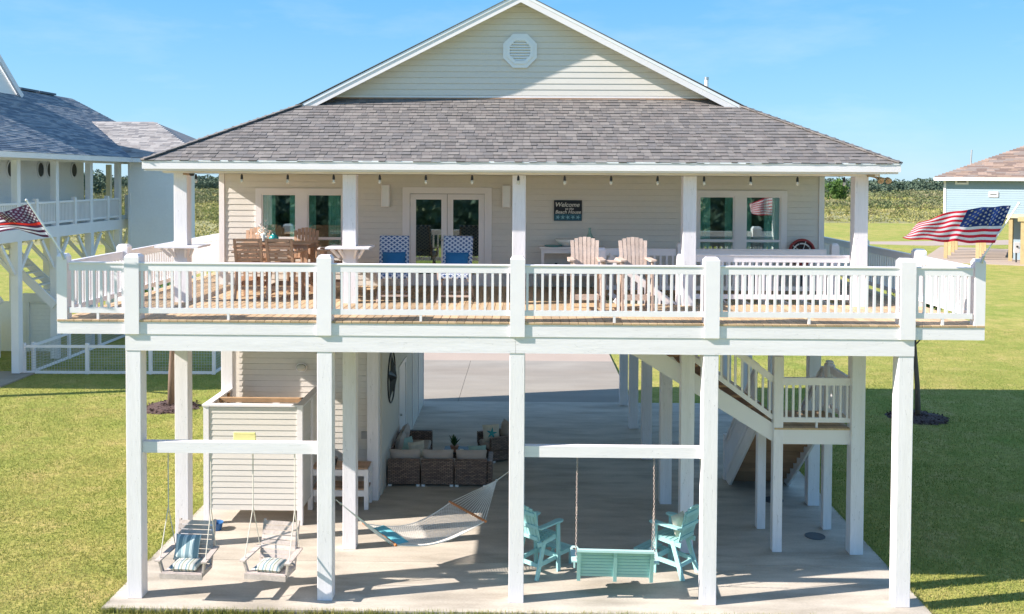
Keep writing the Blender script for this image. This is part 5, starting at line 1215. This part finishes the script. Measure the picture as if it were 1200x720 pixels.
# side rail of the porch
for y0, y1 in ((30.2, 33.8), (33.8, 36.6), (36.6, 39.5), (39.5, 42.3)):
    B('porch_rail', m_nwhite, nb_, XD - .12, XD - .02, y0 + .14, y1 - .14, ND + .88, ND + .96); B('porch_rail', m_nwhite, nb_, XD - .10, XD - .04, y0 + .14, y1 - .14, ND + .1, ND + .18)
    mb = MB(); n = int((y1 - y0) / .125)
    for i in range(n): y = y0 + .2 + (y1 - y0 - .4) * i / (n - 1); mb.box(XD - .09, XD - .05, y - .022, y + .022, ND + .18, ND + .88)
    mb.build('balusters', m_nwhite, nb_, True, kind='stuff')
for y in (32, 35, 38, 41, 43.1): B('rail_post', m_nwhite, nb_, XD - .13, XD + .03, y - .08, y + .08, ND, ND + 1.08)
for y in (34.4, 36.8, 39.1, 39.85, 42.0):
    w = MB().lathe([(.36, 0), (.36, .04), (.30, .05), (.30, 0)], n=24).xf(Matrix.Translation((XW + .02, y, 7.33)) @ Matrix.Rotation(PI/2, 4, 'Y') @ Matrix.Diagonal((1.0, .80, 1, 1))).build('oval_window', m_nwhite, nb_, True)
    MB().lathe([(.285, 0), (.285, .02)], n=24).xf(Matrix.Translation((XW + .035, y, 7.33)) @ Matrix.Rotation(PI/2, 4, 'Y') @ Matrix.Diagonal((1.0, .80, 1, 1))).build('pane', m_dark, w, False).location = (20, -38, 0)
# roofs
nr = MB(); RX = -23.5; rz_ = NE + .52 * 6.1
slab(nr, [(-17.4, 29.5, NE), (-17.4, 49.5, NE), (RX, 49.0, rz_), (RX, 35.6, rz_)][::-1]); slab(nr, [(-29.6, 29.5, NE), (RX, 35.6, rz_), (RX, 49, rz_), (-29.6, 54, NE)][::-1]); slab(nr, [(-29.6, 29.5, NE), (-17.4, 29.5, NE), (RX, 35.6, rz_)]); slab(nr, [(-17.4, 49.5, NE), (-29.6, 54, NE), (RX, 49, rz_)][::-1])
nr.build('roof', sh_grey[0], nb_, True)
Un = Vector((0, 1, 0)); Vn = Vector((-1, 0, .52)).normalized()
shingle_course_set(nb_, sh_grey, Vector((-17.38, 0, NE + .0)), Un, Vn, 46, lambda k: (29.5 + .133 * k, 49.3), .15, (.35, .7), 0, .015, 8)
B('fascia_board', m_nwhite, nb_, -17.42, -17.385, 29.5, 42.0, NE - .2, NE + .0)
for y in (40.6, 42.3, 44.0, 45.7): B('ridge_vent', sh_grey[2], nb_, RX - .15, RX + .15, y, y + 1.6, rz_ + .02, rz_ + .11)
MB().tube([(-20.2, 36.2, 9.3), (-20.2, 36.2, 9.85)], .05, 8).build('vent_pipe', m_dark, nb_, True)
sd_ = 3.6; sy = 42.0; se = -14.2; sz = NE + .5 * sd_
n2 = MB(); slab(n2, [(-20.8, sy, NE - .01), (se, sy, NE - .01), (se - sd_, sy + sd_, sz), (-20.8, sy + sd_, sz)]); slab(n2, [(se, sy, NE - .01), (se, sy + 2 * sd_, NE), (se - sd_, sy + sd_, sz)]); slab(n2, [(se, sy + 2 * sd_, NE), (-20.8, sy + 2 * sd_, NE), (-20.8, sy + sd_, sz), (se - sd_, sy + sd_, sz)])
n2.build('wing_roof', sh_tan[0], nb_, True)
shingle_course_set(nb_, sh_tan, Vector((0, sy - .02, NE)), Vector((1, 0, 0)), Vector((0, 1, .5)).normalized(), 26, lambda k: (-17.5 - .134 * k if k < 27 else 0, se - .134 * k), .15, (.3, .55), 0, .015, 9)
B('fascia_board', m_nwhite, nb_, -17.6, se, sy - .03, sy + .0, NE - .2, NE - .02)
# dormer gable on the roof
dg = MB(); gX, gY = -22.7, 42.4
dg.add([(gX, gY - 6.0, 10.1), (gX, gY, 10.1), (gX, gY, 10.75), (gX, gY - 3.0, 13.2), (gX, gY - 6.0, 10.75), (gX - 4, gY - 6.0, 10.1), (gX - 4, gY, 10.1), (gX - 4, gY, 10.75), (gX - 4, gY - 3.0, 13.2), (gX - 4, gY - 6.0, 10.75)],
       [(0, 1, 2, 3, 4), (9, 8, 7, 6, 5), (0, 5, 6, 1), (1, 6, 7, 2), (2, 7, 8, 3), (3, 8, 9, 4), (4, 9, 5, 0)]).build('dormer', m_pale_sid, nb_, True)
for s in (0, 1):
    y0 = gY + .2 if s else gY - 6.2; MB().bar((gX + .12, y0, 10.62), (gX + .12, gY - 3, 13.28), .1, .24, up=(0, 0, 1)).build('rake_board', m_nwhite, nb_, True)
# things under the neighbour
B('lower_wall', m_pale_sid, nb_, -22.0, -18.75, 38.0, 38.12, 0, 2.0); siding(nb_, m_pale_sid, -19.9, -18.9, .1, 1.95, 37.999, expo=.15, thick=.03, name='louver_board')
for x in (-20.0, -18.85): B('wall_post', m_nwhite, nb_, x, x + .14, 37.9, 37.98, 0, 2.3)
B('wall_header', m_nwhite, nb_, -20.1, -18.7, 37.88, 38.0, 2.0, 2.35)
B('lower_wall', m_pale_sid, nb_, -24, -20.3, 36.5, 36.6, 0, 1.6); siding(nb_, m_pale_sid, -24, -20.35, .05, 1.6, 36.499, expo=.16, thick=.03, name='louver_board')
for y in (36.2, 37.3): MB().bar((-20.6, y, 4.6), (-17.95, y, 2.1), .08, .30, up=(1, 0, 1)).build('stair_stringer', m_nwhite, nb_, True)
for k in range(11): t = (k + .5) / 11; B('stair_tread', m_nwhite, nb_, -20.6 + 2.65 * t - .14, -20.6 + 2.65 * t + .14, 36.24, 37.26, 4.55 - 2.5 * t - .02, 4.55 - 2.5 * t + .02)
for y in (34.6, 35.8): MB().bar((-22.6, y, .3), (-19.8, y, 2.4), .08, .28, up=(-1, 0, 1)).build('stair_stringer', m_nwhite, nb_, True)
for zz in (.9,): MB().bar((-22.6, 34.6, 1.3), (-19.8, 34.6, 3.4), .06, .1, up=(-1, 0, 1)).build('stair_rail', m_nwhite, nb_, True)

# wire fences between the houses
def wire_fence(name, label, pts, h=1.0, step=.10, post_at=()):
    f = thing(name, label, 'fence', (pts[0][0], pts[0][1], GZ))
    mesh = MB()
    for (x0, y0), (x1, y1) in zip(pts, pts[1:]):
        L = math.hypot(x1 - x0, y1 - y0); a, b = Vector((x0, y0, GZ)), Vector((x1, y1, GZ)); n = max(1, round(L / 2.35))
        for i in range(0 if (x0, y0) == pts[0] else 1, n + 1):
            p = a.lerp(b, i / n); MB().box(p.x - .055, p.x + .055, p.y - .055, p.y + .055, GZ, GZ + h + .12).build('post', m_trim, f, True)
        dv = (b - a).normalized() * .056
        for z in (.06, h): MB().bar(a + dv + Vector((0, 0, z)), b - dv + Vector((0, 0, z)), .045, .10).build('rail', m_trim, f, True)
        k = 0
        for i in range(1, int(L / step)): p = a.lerp(b, i * step / L); mesh.box(p.x - .004, p.x + .004, p.y - .004, p.y + .004, p.z + .1, p.z + h - .05)
        for i in range(1, int(h / step)): mesh.bar(a + Vector((0, 0, .06 + i * step)), b + Vector((0, 0, .06 + i * step)), .008, .008)
    mesh.build('wire_mesh', mat('galvanised_wire', (.42, .43, .43), .6), f, True, kind='stuff'); return f
wire_fence('wire_fence', 'white framed wire mesh fence running across the lawn behind the left columns', [(-18.0, 34.0), (-11.15, 34.15), (-11.15, 42.2)])
wire_fence('wire_fence', 'white framed wire mesh fence running back beneath the neighbouring porch', [(-17.75, 34.2), (-17.75, 42.2)])

# ================================================================== RIGHT NEIGHBOUR
rb = thing('stilt_house', 'blue sided raised house on bare wooden piles with pinkish shingle roof, right edge', 'house', (39.0, 87.0, 0))
hx0, hx1, hy0, hy1, hz0, hz1 = 39.0, 62, 87, 101, 4.1, 7.25
B('wall', m_blue_sid, rb, hx0, hx1, hy0, hy1, hz0, hz1); siding(rb, m_blue_sid, hx0 + .15, hx1, hz0 + .02, hz1, hy0 - .001, expo=.2, thick=.03)
B('corner_trim', m_trim, rb, hx0 - .04, hx0 + .16, hy0 - .06, hy0 + .1, hz0, hz1); B('band_board', mat('tan_band', (.55, .47, .33), .7), rb, hx0 - .05, hx1, hy0 - .07, hy0, hz0 - .32, hz0 - .002)
e = .75; ex0, ey0, ez = hx0 - e, hy0 - e, 7.32
rr = MB(); s = 7.6
slab(rr, [(ex0, ey0, ez), (hx1 + e, ey0, ez), (hx1 + e - s, ey0 + s, ez + s * .42), (ex0 + s, ey0 + s, ez + s * .42)], .2); slab(rr, [(ex0, ey0, ez - .001), (ex0 + s, ey0 + s, ez + s * .42), (ex0, ey0 + 2 * s, ez)], .2); slab(rr, [(ex0, ey0 + 2 * s, ez), (ex0 + s, ey0 + s, ez + s * .42), (hx1 + e - s, ey0 + s, ez + s * .42), (hx1 + e, ey0 + 2 * s, ez)], .2)
rr.build('roof', sh_pink[0], rb, True)
shingle_course_set(rb, sh_pink, Vector((0, ey0 - .03, ez + .01)), Vector((1, 0, 0)), Vector((0, 1, .42)).normalized(), 27, lambda k: (ex0 + .277 * k, ex0 + 17), .30, (.6, 1.2), 0, .03, 12)
B('fascia_board', m_trim, rb, ex0 - .02, hx1 + e, ey0 - .06, ey0, ez - .28, ez - .0); B('fascia_board', m_trim, rb, ex0 - .06, ex0 - .021, ey0 - .06, ey0 + 2 * s, ez - .28, ez - .0)
for i, (x, z) in enumerate(((40.45, 6.93), (43.0, 5.83))):
    v = B('wall_vent', m_trim, rb, x - (.55 if i == 0 else .38), x + (.55 if i == 0 else .38), hy0 - .10, hy0 - .032, z - .24, z + .24)
    B('slot', m_gap, v, x - .38 * (1 - i * .3), x + .38 * (1 - i * .3), hy0 - .11, hy0 - .1005, z - .07, z + .07)
MB().tube([(40.9, 90.5, 7.6), (41.0, 90.5, 9.9)], .08, 7).build('mast', m_metal, rb, True)
for i in range(7):
    for jx in range(4):
        x, y = hx0 + .2 + i * 2.6, hy0 + .25 + jx * 4.2; B('pile', m_pile, rb, x - .15, x + .15, y - .15, y + .15, GZ, hz0 - .33)
for x in (45.4, 48.4, 51.4): B('pile', m_pile, rb, x - .17, x + .17, 83.6, 83.94, GZ, 3.6)
B('porch_floor', m_pile, rb, 45.0, 56, 83.5, 86.9, 3.62, 3.9); B('lower_wall', m_blue_sid, rb, 44.6, 46.4, 89, 95, -.02, hz0 - .33); B('lower_wall', m_blue_sid, rb, 47.2, 56, 88.4, 95, -.02, hz0 - .33)
for k in range(8): B('stair_tread', m_pile, rb, 47.2 + .28 * k, 47.6 + .28 * k, 82.5, 83.1, .3 + .27 * k, .36 + .27 * k)
for y in (82.45, 83.11): MB().bar((47.2, y, .2), (49.8, y, 2.6), .08, .3, up=(-1, 0, 1)).build('stringer', m_pile, rb, True)
rb.rotation_euler.z = R(-28); rb.location.x = 37.95
um = thing('meter_box', 'white utility meter box on a short post under the blue house', 'meter box', (42.6, 83.2, 0))
MB().box(-.05, .05, -.05, .05, GZ, 1.0).build('post', m_dark, um); MB().box(-.24, .24, -.14, -.051, .8, 1.75).build('box', m_trim, um, bevel=.02); MB().lathe([(.09, 0), (.09, .04)], n=14).xf(Matrix.Translation((0, -.141, 1.35)) @ Matrix.Rotation(PI/2, 4, 'X')).build('dial', m_dark, um)
# ---- furniture inside, seen through the panes
for i, (x, y) in enumerate(((-2.15, 21.7), (-1.85, 22.2))):
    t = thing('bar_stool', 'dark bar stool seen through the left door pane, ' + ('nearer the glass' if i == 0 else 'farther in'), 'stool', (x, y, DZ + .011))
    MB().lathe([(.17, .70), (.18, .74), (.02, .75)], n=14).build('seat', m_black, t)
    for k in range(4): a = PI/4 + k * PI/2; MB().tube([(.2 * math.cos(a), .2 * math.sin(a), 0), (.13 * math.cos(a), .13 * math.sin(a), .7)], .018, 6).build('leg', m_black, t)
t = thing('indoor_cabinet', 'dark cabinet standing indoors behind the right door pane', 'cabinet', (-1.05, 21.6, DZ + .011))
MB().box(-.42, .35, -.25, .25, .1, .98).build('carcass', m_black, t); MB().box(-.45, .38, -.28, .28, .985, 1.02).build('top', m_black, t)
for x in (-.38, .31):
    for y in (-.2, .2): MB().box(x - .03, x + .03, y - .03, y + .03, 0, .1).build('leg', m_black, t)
for x0, lab in ((-4.8, 'left'), (4.9, 'right')):
    t = thing('indoor_table', 'white topped table standing indoors behind the %s windows' % lab, 'table', (x0, 21.75, DZ + .011))
    MB().box(-.75, .75, -.35, .35, .94, .98).build('top', m_trim, t)
    for sx in (-.68, .68):
        for y in (-.28, .28): MB().box(sx - .03, sx + .03, y - .03, y + .03, 0, .94).build('leg', m_trim, t)
for x, m, lab, s in ((4.75, m_ceram, 'cream lamp shade on the table behind the right windows, left pane', .13), (5.42, m_vinyl, 'white chair-back cushion on the table behind the right windows, right pane', .15)):
    o = MB().lathe([(s * .8, 0), (s, .02), (s, .26), (s * .7, .28)], n=16).build('table_lamp' if s < .14 else 'drum_cushion', m); o.location = (x, 21.6, DZ + .992); tag(o, lab, 'lamp' if s < .14 else 'cushion')
